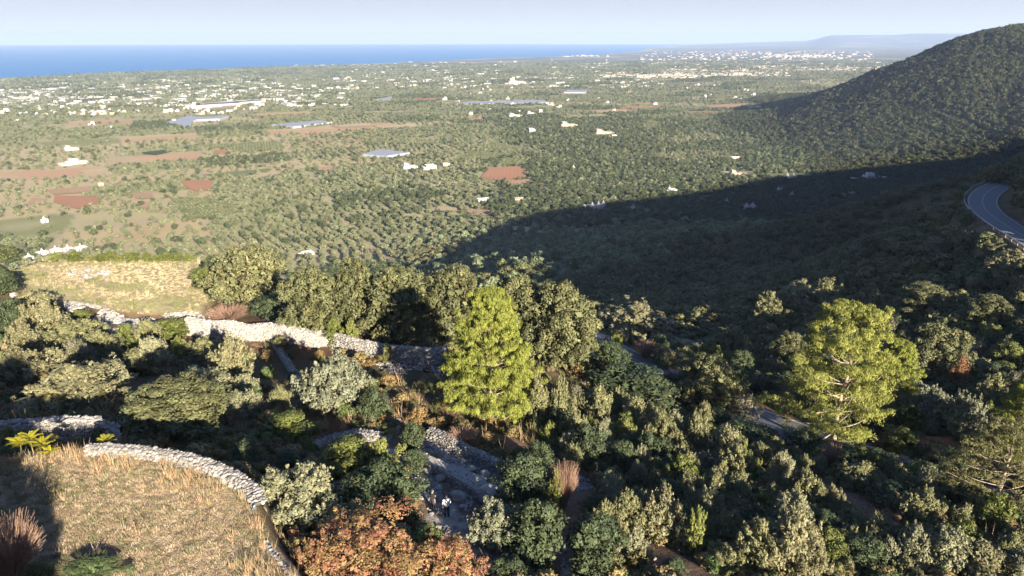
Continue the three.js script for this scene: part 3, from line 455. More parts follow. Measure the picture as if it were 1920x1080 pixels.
function plant(type, px, top, bottom, w, label, opt = {}) { // seen in the photograph between rows top and bottom
  const dep = PITCH + Math.atan((bottom - 540) / F), b = pix(px, bottom - (opt.sink ?? 0.38) * w * Math.sin(dep)), d = depthOf(b), W = w / F * d, h = Math.max(0.4, topAt(b, top) - b[1]);
  return growAt(type, b[0], b[1], b[2], W * (opt.wide ?? { pine: 1, red: 1.05, dark: 1.05, lentisk: 1.1, lime: 1.1, bigoak: 1.16 }[type] ?? 1.22), h, label, opt.group, opt);
}
// the two bright pines and the one at the corner
plant('pine', 920, 546, 822, 176, 'tall bright yellow-green pine in the middle, between the oak row and the stone path', { v: 0, turn: 0.6 });
plant('pine', 1562, 578, 890, 222, 'broad bright pine with pale bare lower branches beside the road, right of the middle', { v: 1, turn: 2.1 });
plant('pine', 1660, 640, 800, 110, 'smaller pine growing against the right side of the broad roadside pine', { v: 0, turn: 1.1 });
plant('pine', 1900, 705, 900, 110, 'yellow-green pine cut by the right edge of the picture', { v: 0, turn: 4.0 });
plant('pine', 1862, 800, 1010, 190, 'thin brownish pine with bare twigs in the lower right corner', { v: 2, turn: 0.4 });
// the row of oaks along the terrace
plant('bigolive', 470, 462, 592, 126, 'old oak with a pale bare forked trunk at the left end of the row', { pale: true });
plant('bigoak', 592, 500, 628, 112, 'rounded oak second from the left in the row, behind the white wall', { sink: 0.08 });
plant('bigoak', 672, 488, 628, 92, 'oak with the palest crown in the row, left of the round dark shadow', { sink: 0.08 });
plant('bigoak', 752, 500, 650, 130, 'wide oak in the row that carries the round dark shadow', { sink: 0.08 });
plant('bigoak', 855, 497, 655, 116, 'brownish oak behind the left shoulder of the middle pine', { sink: 0.08 });
plant('bigoak', 962, 513, 672, 120, 'oak behind the right shoulder of the middle pine', { sink: 0.08 });
plant('bigoak', 1050, 528, 694, 134, 'broad dark oak at the right end of the row', { sink: 0.08 });
for (const [t, px, a, b, w, label, opt] of [
  // left rim and the terrace wall
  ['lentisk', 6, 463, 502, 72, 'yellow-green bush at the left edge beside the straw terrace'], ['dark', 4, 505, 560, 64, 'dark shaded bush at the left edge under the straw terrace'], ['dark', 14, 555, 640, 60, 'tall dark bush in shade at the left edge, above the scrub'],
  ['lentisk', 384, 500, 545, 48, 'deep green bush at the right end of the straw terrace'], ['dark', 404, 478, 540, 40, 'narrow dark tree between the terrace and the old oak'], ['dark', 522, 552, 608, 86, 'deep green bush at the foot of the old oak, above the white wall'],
  ['lentisk', 628, 598, 652, 40, 'green bush hanging over the right end of the white wall'], ['lime', 660, 597, 652, 30, 'small bright green tree standing alone before the white wall'], ['holm', 727, 644, 682, 18, 'thin pale shrub in front of the shaded stretch of wall'],
  ['lentisk', 320, 598, 640, 74, 'flat-topped bright green bush below the rubble'], ['lime', 336, 634, 678, 46, 'small yellow-green bush beneath the flat-topped bright bush'], ['lentisk', 240, 606, 662, 34, 'narrow yellow-green shrub under the rubble heap'], ['lentisk', 152, 580, 606, 40, 'low green bush on the rubble heap'],
  // scrub on the left, below the straw terrace
  ['holmtan', 62, 546, 596, 70, 'tan-green shrub at the top left corner of the scrub'], ['holmtan', 96, 566, 640, 62, 'tall tan shrub below the corner of the straw terrace'], ['holmtan', 54, 572, 636, 52, 'tan shrub left of the tall tan one, near the left edge'], ['holm', 132, 604, 672, 92, 'wide green-tan shrub in the middle of the left scrub'],
  ['holmtan', 50, 606, 664, 54, 'upright tan shrub on the edge of the dark shade at the left'], ['holm', 192, 620, 686, 74, 'rounded shrub right of the wide green-tan shrub'], ['holm', 282, 600, 656, 52, 'shrub between the narrow yellow-green one and the flat-topped bush'], ['silver', 292, 634, 706, 64, 'greyish leafy shrub below the flat-topped bright bush'],
  ['holm', 385, 636, 692, 72, 'olive shrub just under the left end of the white wall'], ['holmtan', 438, 634, 724, 62, 'tall tan shrub under the middle of the white wall'], ['silver', 376, 690, 756, 92, 'silvery shrub right of the left scrub, over the dark hollow'], ['holmtan', 38, 658, 734, 84, 'pale tan shrub bordering the deep shade at the left edge'],
  ['grey', 152, 640, 706, 66, 'brownish shrub among the tan shrubs of the left scrub'], ['holmtan', 145, 690, 792, 156, 'large pale yellow shrub above the sunlit stone wall at the left'], ['holmtan', 110, 655, 716, 70, 'tan shrub behind the large pale yellow shrub'], ['silver', 214, 676, 752, 72, 'bright grey-green shrub right of the large pale yellow shrub'],
  ['holm', 250, 660, 712, 58, 'small shrub left of the reddish gap in the scrub'], ['bigoak', 323, 722, 838, 206, 'big domed oak bush just behind the curved field wall', { sink: 0.12, wide: 1.05 }], ['silver', 452, 734, 790, 68, 'grey shrub at the right shoulder of the big domed bush'], ['silver', 458, 702, 748, 52, 'pale shrub above the grey one in the dark hollow'],
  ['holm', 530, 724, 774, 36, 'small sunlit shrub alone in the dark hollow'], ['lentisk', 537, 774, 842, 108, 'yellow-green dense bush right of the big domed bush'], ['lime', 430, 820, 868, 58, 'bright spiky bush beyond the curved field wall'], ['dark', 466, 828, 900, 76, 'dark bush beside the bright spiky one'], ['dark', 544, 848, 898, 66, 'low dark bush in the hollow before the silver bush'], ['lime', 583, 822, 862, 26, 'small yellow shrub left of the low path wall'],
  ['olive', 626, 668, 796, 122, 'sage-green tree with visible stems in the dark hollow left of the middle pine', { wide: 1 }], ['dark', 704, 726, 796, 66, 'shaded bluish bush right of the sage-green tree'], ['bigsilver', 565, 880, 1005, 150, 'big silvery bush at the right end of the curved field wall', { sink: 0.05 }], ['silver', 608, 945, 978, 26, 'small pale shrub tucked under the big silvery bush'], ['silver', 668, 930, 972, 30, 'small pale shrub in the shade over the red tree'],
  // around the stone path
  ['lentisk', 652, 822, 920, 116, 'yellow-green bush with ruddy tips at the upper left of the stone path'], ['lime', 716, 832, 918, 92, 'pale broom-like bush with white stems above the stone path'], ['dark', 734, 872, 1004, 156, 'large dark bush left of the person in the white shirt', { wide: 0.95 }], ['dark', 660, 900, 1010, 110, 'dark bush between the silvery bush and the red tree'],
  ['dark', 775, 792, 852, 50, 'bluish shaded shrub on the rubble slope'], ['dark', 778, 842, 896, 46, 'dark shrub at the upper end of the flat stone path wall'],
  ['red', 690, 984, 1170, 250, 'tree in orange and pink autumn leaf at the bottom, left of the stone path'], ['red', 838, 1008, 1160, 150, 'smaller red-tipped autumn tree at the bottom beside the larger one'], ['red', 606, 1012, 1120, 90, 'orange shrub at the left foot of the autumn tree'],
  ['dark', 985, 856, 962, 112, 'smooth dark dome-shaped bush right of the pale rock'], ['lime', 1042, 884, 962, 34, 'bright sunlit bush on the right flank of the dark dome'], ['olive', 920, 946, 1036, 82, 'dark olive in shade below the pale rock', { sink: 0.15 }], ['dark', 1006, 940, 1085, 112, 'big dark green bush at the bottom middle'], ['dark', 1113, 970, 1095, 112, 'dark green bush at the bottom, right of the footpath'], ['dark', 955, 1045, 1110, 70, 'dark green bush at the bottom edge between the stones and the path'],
  // sunlit young oaks from the pine to the road
  ['holm', 1008, 706, 806, 42, 'tall narrow shrub touching the right side of the middle pine'], ['holm', 1050, 712, 806, 46, 'shrub second to the right of the middle pine'], ['grey', 1084, 728, 790, 40, 'shaded brownish shrub third to the right of the middle pine'], ['holm', 1118, 722, 804, 58, 'upright leafy shrub with a bright top above the slope of young oaks'], ['holm', 1155, 730, 786, 42, 'shrub with pointed top next to the dark road hedge'],
  ['holm', 1080, 772, 846, 44, 'egg-shaped bright shrub in the upper slope of young oaks'], ['lime', 1031, 790, 838, 42, 'bright round shrub below the right foot of the middle pine'], ['holm', 1070, 834, 886, 36, 'shrub above the dry brown bush'], ['silver', 1126, 794, 846, 42, 'grey-tipped shrub right of the egg-shaped one'], ['holm', 1190, 748, 812, 58, 'broad bright shrub in the middle of the young oaks'], ['lime', 1172, 788, 838, 50, 'yellowish shrub under the broad bright shrub'],
  ['holm', 1232, 768, 842, 52, 'upright shrub left of the road oak'], ['holm', 1264, 806, 856, 40, 'small shrub below the upright one left of the road oak'], ['lentisk', 1147, 842, 872, 38, 'low bright cushion bush amid the young oaks'], ['grey', 1156, 828, 852, 17, 'tiny brown shrub beside the bright cushion bush'], ['silver', 1206, 834, 888, 27, 'thin pointed shrub right of the bright cushion bush'], ['silver', 1193, 864, 914, 36, 'bright leaning shrub in the shaded middle of the slope'], ['holm', 1222, 880, 932, 32, 'leafy shrub just right of the bright leaning one'],
  ['holm', 1143, 884, 924, 46, 'low spreading shrub beside the pale stones'], ['holm', 1176, 922, 1014, 62, 'bright oval shrub above the footpath'], ['holmtan', 1241, 916, 1024, 68, 'pale tall shrub right of the bright oval one'], ['dark', 1118, 930, 972, 60, 'low dark bush by the footpath bend'],
  ['holm', 1300, 776, 858, 50, 'pointed shrub left of the dark road hedge'], ['holmtan', 1354, 802, 876, 54, 'dense tan shrub under the road'], ['grey', 1318, 846, 892, 52, 'greyish shrub left of the small tan gap'], ['lime', 1391, 828, 886, 27, 'slim yellow-green shrub right of the dense tan shrub'], ['lime', 1418, 858, 896, 22, 'tiny bright shrub left of the broad pine'], ['silver', 1455, 852, 934, 38, 'tall pale shrub in front of the broad pine'], ['holm', 1482, 892, 936, 32, 'shrub at the foot of the tall pale shrub'], ['silver', 1512, 902, 950, 34, 'shrub with a bright tip before the red earth'], ['holmtan', 1554, 916, 976, 42, 'round pale shrub standing on red earth'], ['holmtan', 1582, 938, 974, 26, 'little pale shrub next to the round one on red earth'],
  ['holm', 1610, 866, 930, 74, 'leafy bush at the lower right foot of the broad pine'], ['dark', 1668, 908, 966, 86, 'dark bush above the reddish track'], ['dark', 1546, 960, 1020, 66, 'dark bush below the round pale shrub'],
  ['silver', 1292, 916, 972, 34, 'small bright shrub in the lower middle, left of its taller neighbour'], ['silver', 1330, 914, 978, 52, 'silver-tipped shrub in the lower middle'], ['grey', 1378, 936, 978, 32, 'pinkish tipped shrub right of the silver-tipped one'], ['lime', 1302, 952, 1052, 46, 'green bright-leaved shrub at the lower middle'], ['dark', 1414, 950, 1010, 60, 'bluish bush in the shade behind the big bottom bush'],
  ['holmtan', 1472, 962, 1100, 96, 'biggest sunlit bush at the bottom, right of the middle'], ['holm', 1418, 978, 1090, 70, 'yellow-green bush on the left side of the biggest bottom bush'], ['holmtan', 1516, 1012, 1100, 56, 'pale bush on the right side of the biggest bottom bush'], ['silver', 1712, 996, 1080, 66, 'pale upright bush at the bottom, left of the corner pines'], ['silver', 1776, 996, 1090, 76, 'silvery bush under the thin brownish pine'], ['holmtan', 1832, 1020, 1100, 84, 'sunlit bush in the bottom right corner'], ['dark', 1620, 1010, 1090, 90, 'large dark bush at the bottom right in shade'], ['silver', 1905, 1030, 1100, 40, 'small grey bush at the bottom right edge'],
  ['rust', 1650, 968, 1012, 92, 'orange-brown shrub beside the reddish track'], ['rust', 1576, 982, 1020, 48, 'rusty low shrub left of the orange-brown one'],
  // beside the road
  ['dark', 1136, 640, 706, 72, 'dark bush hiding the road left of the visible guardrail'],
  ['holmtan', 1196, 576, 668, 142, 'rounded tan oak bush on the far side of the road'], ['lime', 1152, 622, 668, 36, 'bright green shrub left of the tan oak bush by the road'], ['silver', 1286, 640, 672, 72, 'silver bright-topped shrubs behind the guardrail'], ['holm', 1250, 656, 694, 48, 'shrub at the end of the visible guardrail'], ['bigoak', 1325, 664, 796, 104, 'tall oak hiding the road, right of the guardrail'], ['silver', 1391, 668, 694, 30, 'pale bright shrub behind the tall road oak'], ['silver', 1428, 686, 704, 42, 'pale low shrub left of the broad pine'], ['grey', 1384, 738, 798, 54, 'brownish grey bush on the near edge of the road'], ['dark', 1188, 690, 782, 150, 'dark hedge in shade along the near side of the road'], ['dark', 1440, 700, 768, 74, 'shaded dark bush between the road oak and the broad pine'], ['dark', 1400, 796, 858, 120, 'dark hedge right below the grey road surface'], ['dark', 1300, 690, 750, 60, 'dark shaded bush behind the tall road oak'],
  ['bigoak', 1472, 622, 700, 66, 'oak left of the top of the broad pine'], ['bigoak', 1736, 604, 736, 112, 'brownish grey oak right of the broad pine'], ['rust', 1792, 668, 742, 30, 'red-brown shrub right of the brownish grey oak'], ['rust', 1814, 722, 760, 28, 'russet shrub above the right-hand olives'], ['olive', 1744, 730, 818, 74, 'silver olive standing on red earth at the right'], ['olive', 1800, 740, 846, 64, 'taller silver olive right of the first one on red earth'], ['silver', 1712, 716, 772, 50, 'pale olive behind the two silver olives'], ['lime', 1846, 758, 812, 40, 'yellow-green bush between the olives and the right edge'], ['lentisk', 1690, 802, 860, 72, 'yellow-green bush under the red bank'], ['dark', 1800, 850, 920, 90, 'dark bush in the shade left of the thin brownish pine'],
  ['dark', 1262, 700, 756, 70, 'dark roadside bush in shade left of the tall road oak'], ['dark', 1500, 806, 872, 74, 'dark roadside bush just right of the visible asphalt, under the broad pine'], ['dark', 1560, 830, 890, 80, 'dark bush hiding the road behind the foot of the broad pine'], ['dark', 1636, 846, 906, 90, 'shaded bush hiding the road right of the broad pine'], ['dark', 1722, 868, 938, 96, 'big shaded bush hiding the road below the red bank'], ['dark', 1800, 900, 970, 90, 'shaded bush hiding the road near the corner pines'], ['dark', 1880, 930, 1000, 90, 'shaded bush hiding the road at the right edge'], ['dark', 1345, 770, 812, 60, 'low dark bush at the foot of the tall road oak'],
  // bushes catching light on the wooded slope at the right
  ['holmtan', 1490, 530, 604, 96, 'large pale bush highest on the slope over the broad pine'], ['holm', 1545, 524, 582, 66, 'bush with lit top right of the large pale bush'], ['holm', 1440, 548, 616, 44, 'bush with lit edge left of the large pale bush'], ['holm', 1562, 506, 538, 48, 'small lit bush in the dark slope above the large pale bush'], ['holm', 1568, 480, 504, 26, 'tiny lit treetop highest in the dark slope'],
  ['bigoak', 1720, 532, 612, 92, 'large green oak in the middle of the right-hand slope'], ['lime', 1726, 494, 528, 36, 'yellow-green treetop above the large green oak'], ['bigoak', 1850, 552, 622, 78, 'oak with ruddy twigs near the right edge'], ['holm', 1798, 580, 620, 52, 'rounded bush left of the oak with ruddy twigs'], ['holmtan', 1770, 382, 418, 76, 'sunlit flat-topped tree on the inner edge of the upper road'], ['holmtan', 1756, 446, 482, 60, 'sunlit tree below the bend of the upper road'], ['holm', 1818, 432, 470, 52, 'sunlit bush next to the bend of the upper road'], ['holmtan', 1896, 470, 530, 74, 'pale oak at the right edge under the upper road'], ['holm', 1866, 448, 486, 46, 'lit bush at the outer verge of the upper road'], ['lime', 1850, 608, 652, 56, 'yellow-green bush under the oak with ruddy twigs'], ['silver', 1836, 674, 720, 60, 'grey-brown bush above the russet shrub'], ['lentisk', 1884, 640, 700, 60, 'green bush near the right edge, above the pine'],
]) plant(t, px, a, b, w, label, opt);

// tall oaks standing just outside the picture at the lower left, whose shade falls on the field
for (const [px, py, far, w, h, label] of [[-40, 900, 20, 6.5, 8.2, 'tall oak left of the foreground field'], [62, 1000, 17, 3.0, 6.3, 'slender oak at the near left corner of the foreground field'], [-90, 700, 22, 9, 10, 'oak at the left end of the scrub']]) { const [x, z] = onDrop(px, py, py < 800 ? 33 : 22), X = x + sunDir.x / Math.cos(SUN_EL) * far, Z = z + sunDir.z / Math.cos(SUN_EL) * far; growAt('bigoak', X, land(X, Z), Z, w, h + CAM - (py < 800 ? 33 : 22) - land(X, Z), label); }

// ---------------------------------------------------------------- the scrub between and behind them
const openGround = (x, z, r, m = 0) => {
  const q = Math.hypot(x, z);
  if (q < 62 && polyDist(x, z, FIELD) < 0.8 + m) return false;
  if (q < 150 && polyDist(x, z, PLATEAU) < 1.2 + m) return false;
  if (q < 75 && (polyDist(x, z, GRAVEL) < m + 0.3 || TRACKS.some((l) => lineDist(x, z, l).d < 1.1 + m))) return false;
  if (q < 260 && (lineDist(x, z, ROAD).d < 3.6 + m || lineDist(x, z, UPROAD).d < 4.6 + m)) return false;
  if (q < 110 && lineDist(x, z, REDBANK).d < 2) return false;
  return !STONEKEEP.some((k) => q < 130 && polyDist(x, z, k) < m);
};
const STONEKEEP = [[[120, 566], [215, 583], [300, 588], [408, 598], [610, 618], [612, 652], [480, 645], [350, 634], [225, 640], [120, 582]], [[620, 630], [845, 655], [842, 690], [700, 672], [620, 660]]].map(quad);
{
  // low growth, one spreading mass
  const mats = [], cols = [], lists = MID.wood.map(() => [[], []]);
  for (let i = 0; i < 5200; i++) {
    const px = -150 + R0() * 2220, py = 560 + Math.sqrt(R0()) * 560, p = pix(px, py), r = Math.hypot(p[0], p[2]);
    if (r > 150 || !openGround(p[0], p[2], r, 0.4)) continue;
    const s = 0.5 + 1.3 * R0() * R0() + (r > 75 ? 0.5 : 0), k = Math.floor(R0() * MID.wood.length), g = R0();
    lists[k][0].push(M4(p[0], p[1] - 0.1, p[2], 0, R0() * 6.3, 0, s * 1.3, s * (0.7 + 0.5 * R0()), s * 1.3)); lists[k][1].push(new THREE.Color().setRGB(...(g < 0.2 ? [2.2, 1.7, 1.6] : g < 0.35 ? [1.9, 1.25, 1.1] : [0.75 + 0.5 * R0(), 0.8 + 0.4 * R0(), 0.8]))); 
  }
  lists.forEach(([m, c], k) => m.length && tag(instanced('undergrowth', MID.wood[k], LEAF, m, c), 'low evergreen undergrowth over the terraced slope'));
}
const THICKET = { holm: 'olive-green bush', dark: 'dark green bush', lentisk: 'bright yellow-green bush', holmtan: 'pale tan bush', grey: 'grey-brown bush', lime: 'fresh green bush', silver: 'silvery bush' };
// shrubs along the rim of the straw terrace
for (let i = 0; i < 13; i++) plant(i % 3 ? 'lentisk' : 'lime', 104 + i * 21 + 5 * Math.sin(i * 5), 474 + 3 * Math.sin(i * 2.3), 489, 26 + 6 * Math.sin(i * 3.7), 'low yellow-green shrub in the hedge along the far rim of the straw terrace', { group: 'shrubs on the terrace rim', sink: 0 });
{
  // young oaks in the gaps of the lower right slope
  const R = rng(71); let n = 0;
  for (let i = 0; i < 1500 && n < 115; i++) {
    const px = 1000 + R() * 930, py = 800 + R() * 290, p = pix(px, py), s = 1.3 + 1.5 * R(), r = Math.hypot(p[0], p[2]);
    if (r > 75 || !free(p[0], p[2], s * 0.62) || !openGround(p[0], p[2], r, s * 0.3)) continue;
    const t = ['holm', 'dark', 'silver', 'holm', 'holm', 'lentisk'][Math.floor(R() * 6)]; growAt(t, p[0], p[1], p[2], s * 1.15, s * (0.9 + 0.5 * R()), 'small ' + THICKET[t] + ' filling a gap among the young oaks at the lower right', 'gap shrubs, ' + THICKET[t]); n++;
  }
}
{
  // the wooded slope and the valley: single bushes near, one mass beyond
  const R = rng(99), spots = [];
  for (let i = 0; i < 30000; i++) {
    const az = (-9 + R() * 52) * Math.PI / 180, r = Math.exp(mix(Math.log(82), Math.log(560), R())), x = Math.sin(az) * r, z = -Math.cos(az) * r;
    const q = project(x, land(x, z), z); if (q[0] < 620 || q[0] > 2100 || q[1] < 280) continue;
    const y = land(x, z), flat = CAM - y > 138; // the valley floor holds olives, not scrub
    if (flat && R() < 0.5) continue; 
    if (r < 132 && q[0] < 1160) continue;
    const deepV = CAM - y > 98, s = deepV ? 5 + 3.5 * R() : 2.2 + 2.6 * R() + (r > 160 ? 1.0 : 0);
    if (r < 150 && (!free(x, z, s * 0.5) )) continue;
    if (!openGround(x, z, r, s * 0.42)) continue;
    spots.push([x, y, z, s, r, az, deepV && fbm(x / 60, z / 60, 2) > 0.42 ? 0.6 : 0.37]);
  }
  const cell = new Map(), keep = []; // thin them to their own spacing
  for (const p of spots) { const i = Math.floor(p[0] / 9), j = Math.floor(p[2] / 9); let ok = true; for (let a = -1; a < 2 && ok; a++) for (let b = -1; b < 2 && ok; b++) for (const q of cell.get((i + a) + ',' + (j + b)) || []) if (Math.hypot(p[0] - q[0], p[2] - q[2]) < (p[3] + q[3]) * p[6]) { ok = false; break; } if (!ok) continue; const k = i + ',' + j; if (!cell.has(k)) cell.set(k, []); cell.get(k).push(p); keep.push(p); }
  const shown = (p) => { const q = project(p[0], p[1] + 2, p[2]); return q[0] > -20 && q[0] < 1940 && q[1] < 1090; };
  keep.sort((a, b) => (shown(b) - shown(a)) || a[4] - b[4]);
  const lists = MID.wood.map(() => [[], []]);
  keep.forEach((p, i) => {
    if (i < 300) {
      const t = ['holm', 'dark', 'holm', 'lentisk', 'dark', 'holmtan', 'grey', 'lime', 'holm', 'dark'][Math.floor(R() * 10)];
      growAt(t, p[0], p[1], p[2], p[3], p[3] * (0.75 + 0.4 * R()), THICKET[t] + ' in the dense thicket on the wooded slope right of the road', 'thicket, ' + THICKET[t]);
    } else { const k = Math.floor(R() * MID.wood.length), v = 0.95 + 0.55 * R(); lists[k][0].push(M4(p[0], p[1] - 0.3, p[2], 0, R() * 6.3, 0, p[3] * 1.15, p[3] * (0.7 + 0.4 * R()), p[3] * 1.15)); lists[k][1].push(p[6] > 0.5 ? new THREE.Color().setRGB(v * 1.5, v * 1.7, v * 1.85) : new THREE.Color().setRGB(v * (0.85 + 0.3 * R()), v, v * 0.9)); }
  });
  lists.forEach(([m, c], k) => m.length && tag(instanced('valley_wood', MID.wood[k], LEAF, m, c), 'dark evergreen wood filling the shaded valley'));
}
{
  // the far hill
  const R = rng(123), lists = FAR.map(() => [[], []]);
  for (let i = 0; i < 95000; i++) {
    const az = (14 + R() * 30) * Math.PI / 180, r = Math.sqrt(mix(560 * 560, 2300 * 2300, R())), x = Math.sin(az) * r, z = -Math.cos(az) * r, y = land(x, z);
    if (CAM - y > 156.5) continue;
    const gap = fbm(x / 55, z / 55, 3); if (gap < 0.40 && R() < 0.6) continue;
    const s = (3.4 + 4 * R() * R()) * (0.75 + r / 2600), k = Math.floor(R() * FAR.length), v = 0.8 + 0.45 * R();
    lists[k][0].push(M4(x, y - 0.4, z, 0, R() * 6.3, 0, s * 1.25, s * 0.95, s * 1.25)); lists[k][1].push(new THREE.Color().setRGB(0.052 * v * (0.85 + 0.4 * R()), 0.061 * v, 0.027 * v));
  }
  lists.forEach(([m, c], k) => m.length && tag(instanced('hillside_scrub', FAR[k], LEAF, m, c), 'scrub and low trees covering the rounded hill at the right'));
}

// ---------------------------------------------------------------- dry stone walls, rubble, rocks
function rock(seed, flat = 0.7, detail = 1) { // an angular stone about 1 across
  const R = rng(seed), g = new THREE.IcosahedronGeometry(0.5, detail), p = g.attributes.position, cuts = many(5, () => [unit(R), 0.26 + 0.14 * R()]), v = new THREE.Vector3();
  for (let i = 0; i < p.count; i++) { v.fromBufferAttribute(p, i); for (const [n, d] of cuts) { const q = v.x * n[0] + v.y * n[1] + v.z * n[2]; if (q > d) { v.x -= n[0] * (q - d); v.y -= n[1] * (q - d); v.z -= n[2] * (q - d); } } p.setXYZ(i, v.x, v.y * flat, v.z); }
  g.computeVertexNormals(); return g;
}
const STONES = many(5, (i) => rock(700 + i, 0.62, 1)), BIGROCK = many(5, (i) => rock(720 + i, 0.75, 3));
const limestone = std([1, 1, 1], 0.95, { map: grainTex, specularIntensity: 0.2 });
const stoneTone = (R, w = 1) => { const v = (0.15 + 0.22 * R()) * w; return new THREE.Color().setRGB(v * 1.03, v * 0.97, v * 0.88); };
const RS = rng(31);
function stones(parent, list, w = 1, name = 'stone') { // [x, y, z, size] in the parent's frame, joined per shape
  STONES.forEach((g, k) => { const m = list.filter((_, i) => i % STONES.length === k); if (m.length) instanced(name, g, limestone, m.map((s) => M4(s[0], s[1], s[2], (RS() - 0.5) * 0.5, RS() * 6.3, (RS() - 0.5) * 0.5, s[3] * (0.8 + 0.5 * RS()), s[3] * (0.7 + 0.5 * RS()), s[3] * (0.7 + 0.4 * RS()))), m.map(() => stoneTone(RS, w)), parent); });
}
function dryWall(label, line, h, thick, size, o = {}) { // line of [x, y, z] along the foot of the visible face, seen from its left-hand side when walked
  const org = line[Math.floor(line.length / 2)], t = thing('dry_stone_wall', label, 'stone wall', org), c = new THREE.CatmullRomCurve3(line.map((p) => new THREE.Vector3(p[0] - org[0], p[1] - org[1], p[2] - org[2]))), L = c.getLength(), n = Math.max(6, Math.round(L / 0.5));
  const pos = [], idx = [], uv = [], lean = o.lean ?? 0.12; // the core the stones are set on
  const at = (u) => { const p = c.getPointAt(u), d = c.getTangentAt(u), k = 1 / Math.hypot(d.x, d.z); return [p, d.z * k, -d.x * k]; };
  const hh = (u) => h * (0.85 + 0.3 * noise2(u * L * 0.35 + label.length, 3)) * (o.taper ? smooth(0, o.taper, u) * smooth(0, o.taper, 1 - u) * 0.7 + 0.3 : 1);
  for (let i = 0; i <= n; i++) { const u = i / n, [p, nx, nz] = at(u), H = hh(u); for (const [a, y] of [[0.06, -0.6], [0.06 + lean * H, H - 0.08], [thick - 0.06, H - 0.08], [thick + (o.back ?? 0), -0.6]]) { pos.push(p.x + nx * a, p.y + y, p.z + nz * a); uv.push(u * L, y + a); } if (i) for (let k = 0; k < 3; k++) { const a = (i - 1) * 4 + k; idx.push(a, a + 4, a + 1, a + 1, a + 4, a + 5); } }
  const g = new THREE.BufferGeometry(); g.setAttribute('position', new THREE.Float32BufferAttribute(pos, 3)); g.setAttribute('uv', new THREE.Float32BufferAttribute(uv, 2)); g.setIndex(idx); g.computeVertexNormals();
  mesh('rubble_core', g, std([0.30, 0.28, 0.25], 0.97, { map: soilTex, side: THREE.DoubleSide }), t);
  const list = [], rows = Math.max(1, Math.round(h / (size * 0.62)));
  for (let r = 0; r < rows; r++) for (let s = 0; s < L; s += size * 0.85) { const u = Math.min(0.999, Math.max(0.001, (s + (r % 2) * size * 0.4 + (RS() - 0.5) * size * 0.9) / L)), [p, nx, nz] = at(u), H = hh(u), y = H * (r + 0.5 + (RS() - 0.5) * 0.7) / rows; list.push([p.x + nx * (0.03 + lean * y), p.y + y, p.z + nz * (0.03 + lean * y), size * (0.6 + 1.0 * RS() * RS() + 0.15)]); }
  const top = Math.max(1, Math.round((thick - lean * h) / (size * 0.75)));
  for (let k = 0; k < top; k++) for (let s = 0; s < L; s += size * 0.85) { const u = Math.min(0.999, Math.max(0.001, (s + RS() * size * 0.4) / L)), [p, nx, nz] = at(u), a = lean * h + 0.1 + (thick - lean * h - 0.2) * (k + 0.5) / top; list.push([p.x + nx * a, p.y + hh(u) - 0.04 + RS() * 0.08, p.z + nz * a, size * (0.8 + 0.6 * RS())]); }
  stones(t, list, o.tone ?? 1); return t;
}
const foot = (pts) => pts.map(([px, py]) => pix(px, py));
dryWall('long white dry stone terrace wall below the oak row, left of the middle', foot([[350, 630], [400, 634], [450, 638], [500, 641], [550, 646], [590, 652], [618, 650]]), 2.1, 1.2, 0.3, { tone: 1.45 });
dryWall('broken stretch of stone wall in front of the oaks, half in the round shadow', foot([[622, 655], [660, 664], [700, 671], [745, 679], [790, 685], [840, 682]]), 1.7, 1.3, 0.32, { tone: 1.1, lean: 0.35 });
dryWall('low rubble wall running downhill from the white terrace wall into the shade', foot([[522, 646], [540, 676], [556, 700], [568, 724]]).reverse(), 0.7, 0.8, 0.3);
const onField = (pts, drop) => pts.map(([px, py]) => { const [x, z] = onDrop(px, py, drop); return [x, CAM - drop, z]; });
dryWall('curved stone wall along the far edge of the dry grass field in the foreground', onField([[158, 856], [200, 858], [235, 859], [300, 868], [345, 878], [390, 892], [425, 909], [452, 927], [470, 948], [478, 965]], 22.0), 0.5, 0.75, 0.25, { tone: 1.05, lean: 0.05 });
dryWall('broad mound-like stone wall beyond the field at the left, half sunlit behind yellow leaves', onField([[-70, 846], [0, 846], [60, 844], [120, 842], [180, 838], [228, 826]], 25.1), 1.25, 1.9, 0.28, { taper: 0.12, lean: 0.9, tone: 1.1 });
dryWall('low pale row of stones along the lower right edge of the field', onField([[504, 1018], [520, 1040], [540, 1066], [560, 1094]], 22).reverse(), 0.14, 0.3, 0.16);
dryWall('low curved rubble wall at the upper left of the stone path', foot([[592, 850], [612, 838], [640, 830], [672, 826], [712, 832]]), 0.6, 0.9, 0.28);
dryWall('retaining wall of small stones under the trees right of the stone path', foot([[800, 822], [850, 850], [900, 876], [940, 897]]), 0.9, 0.9, 0.24);
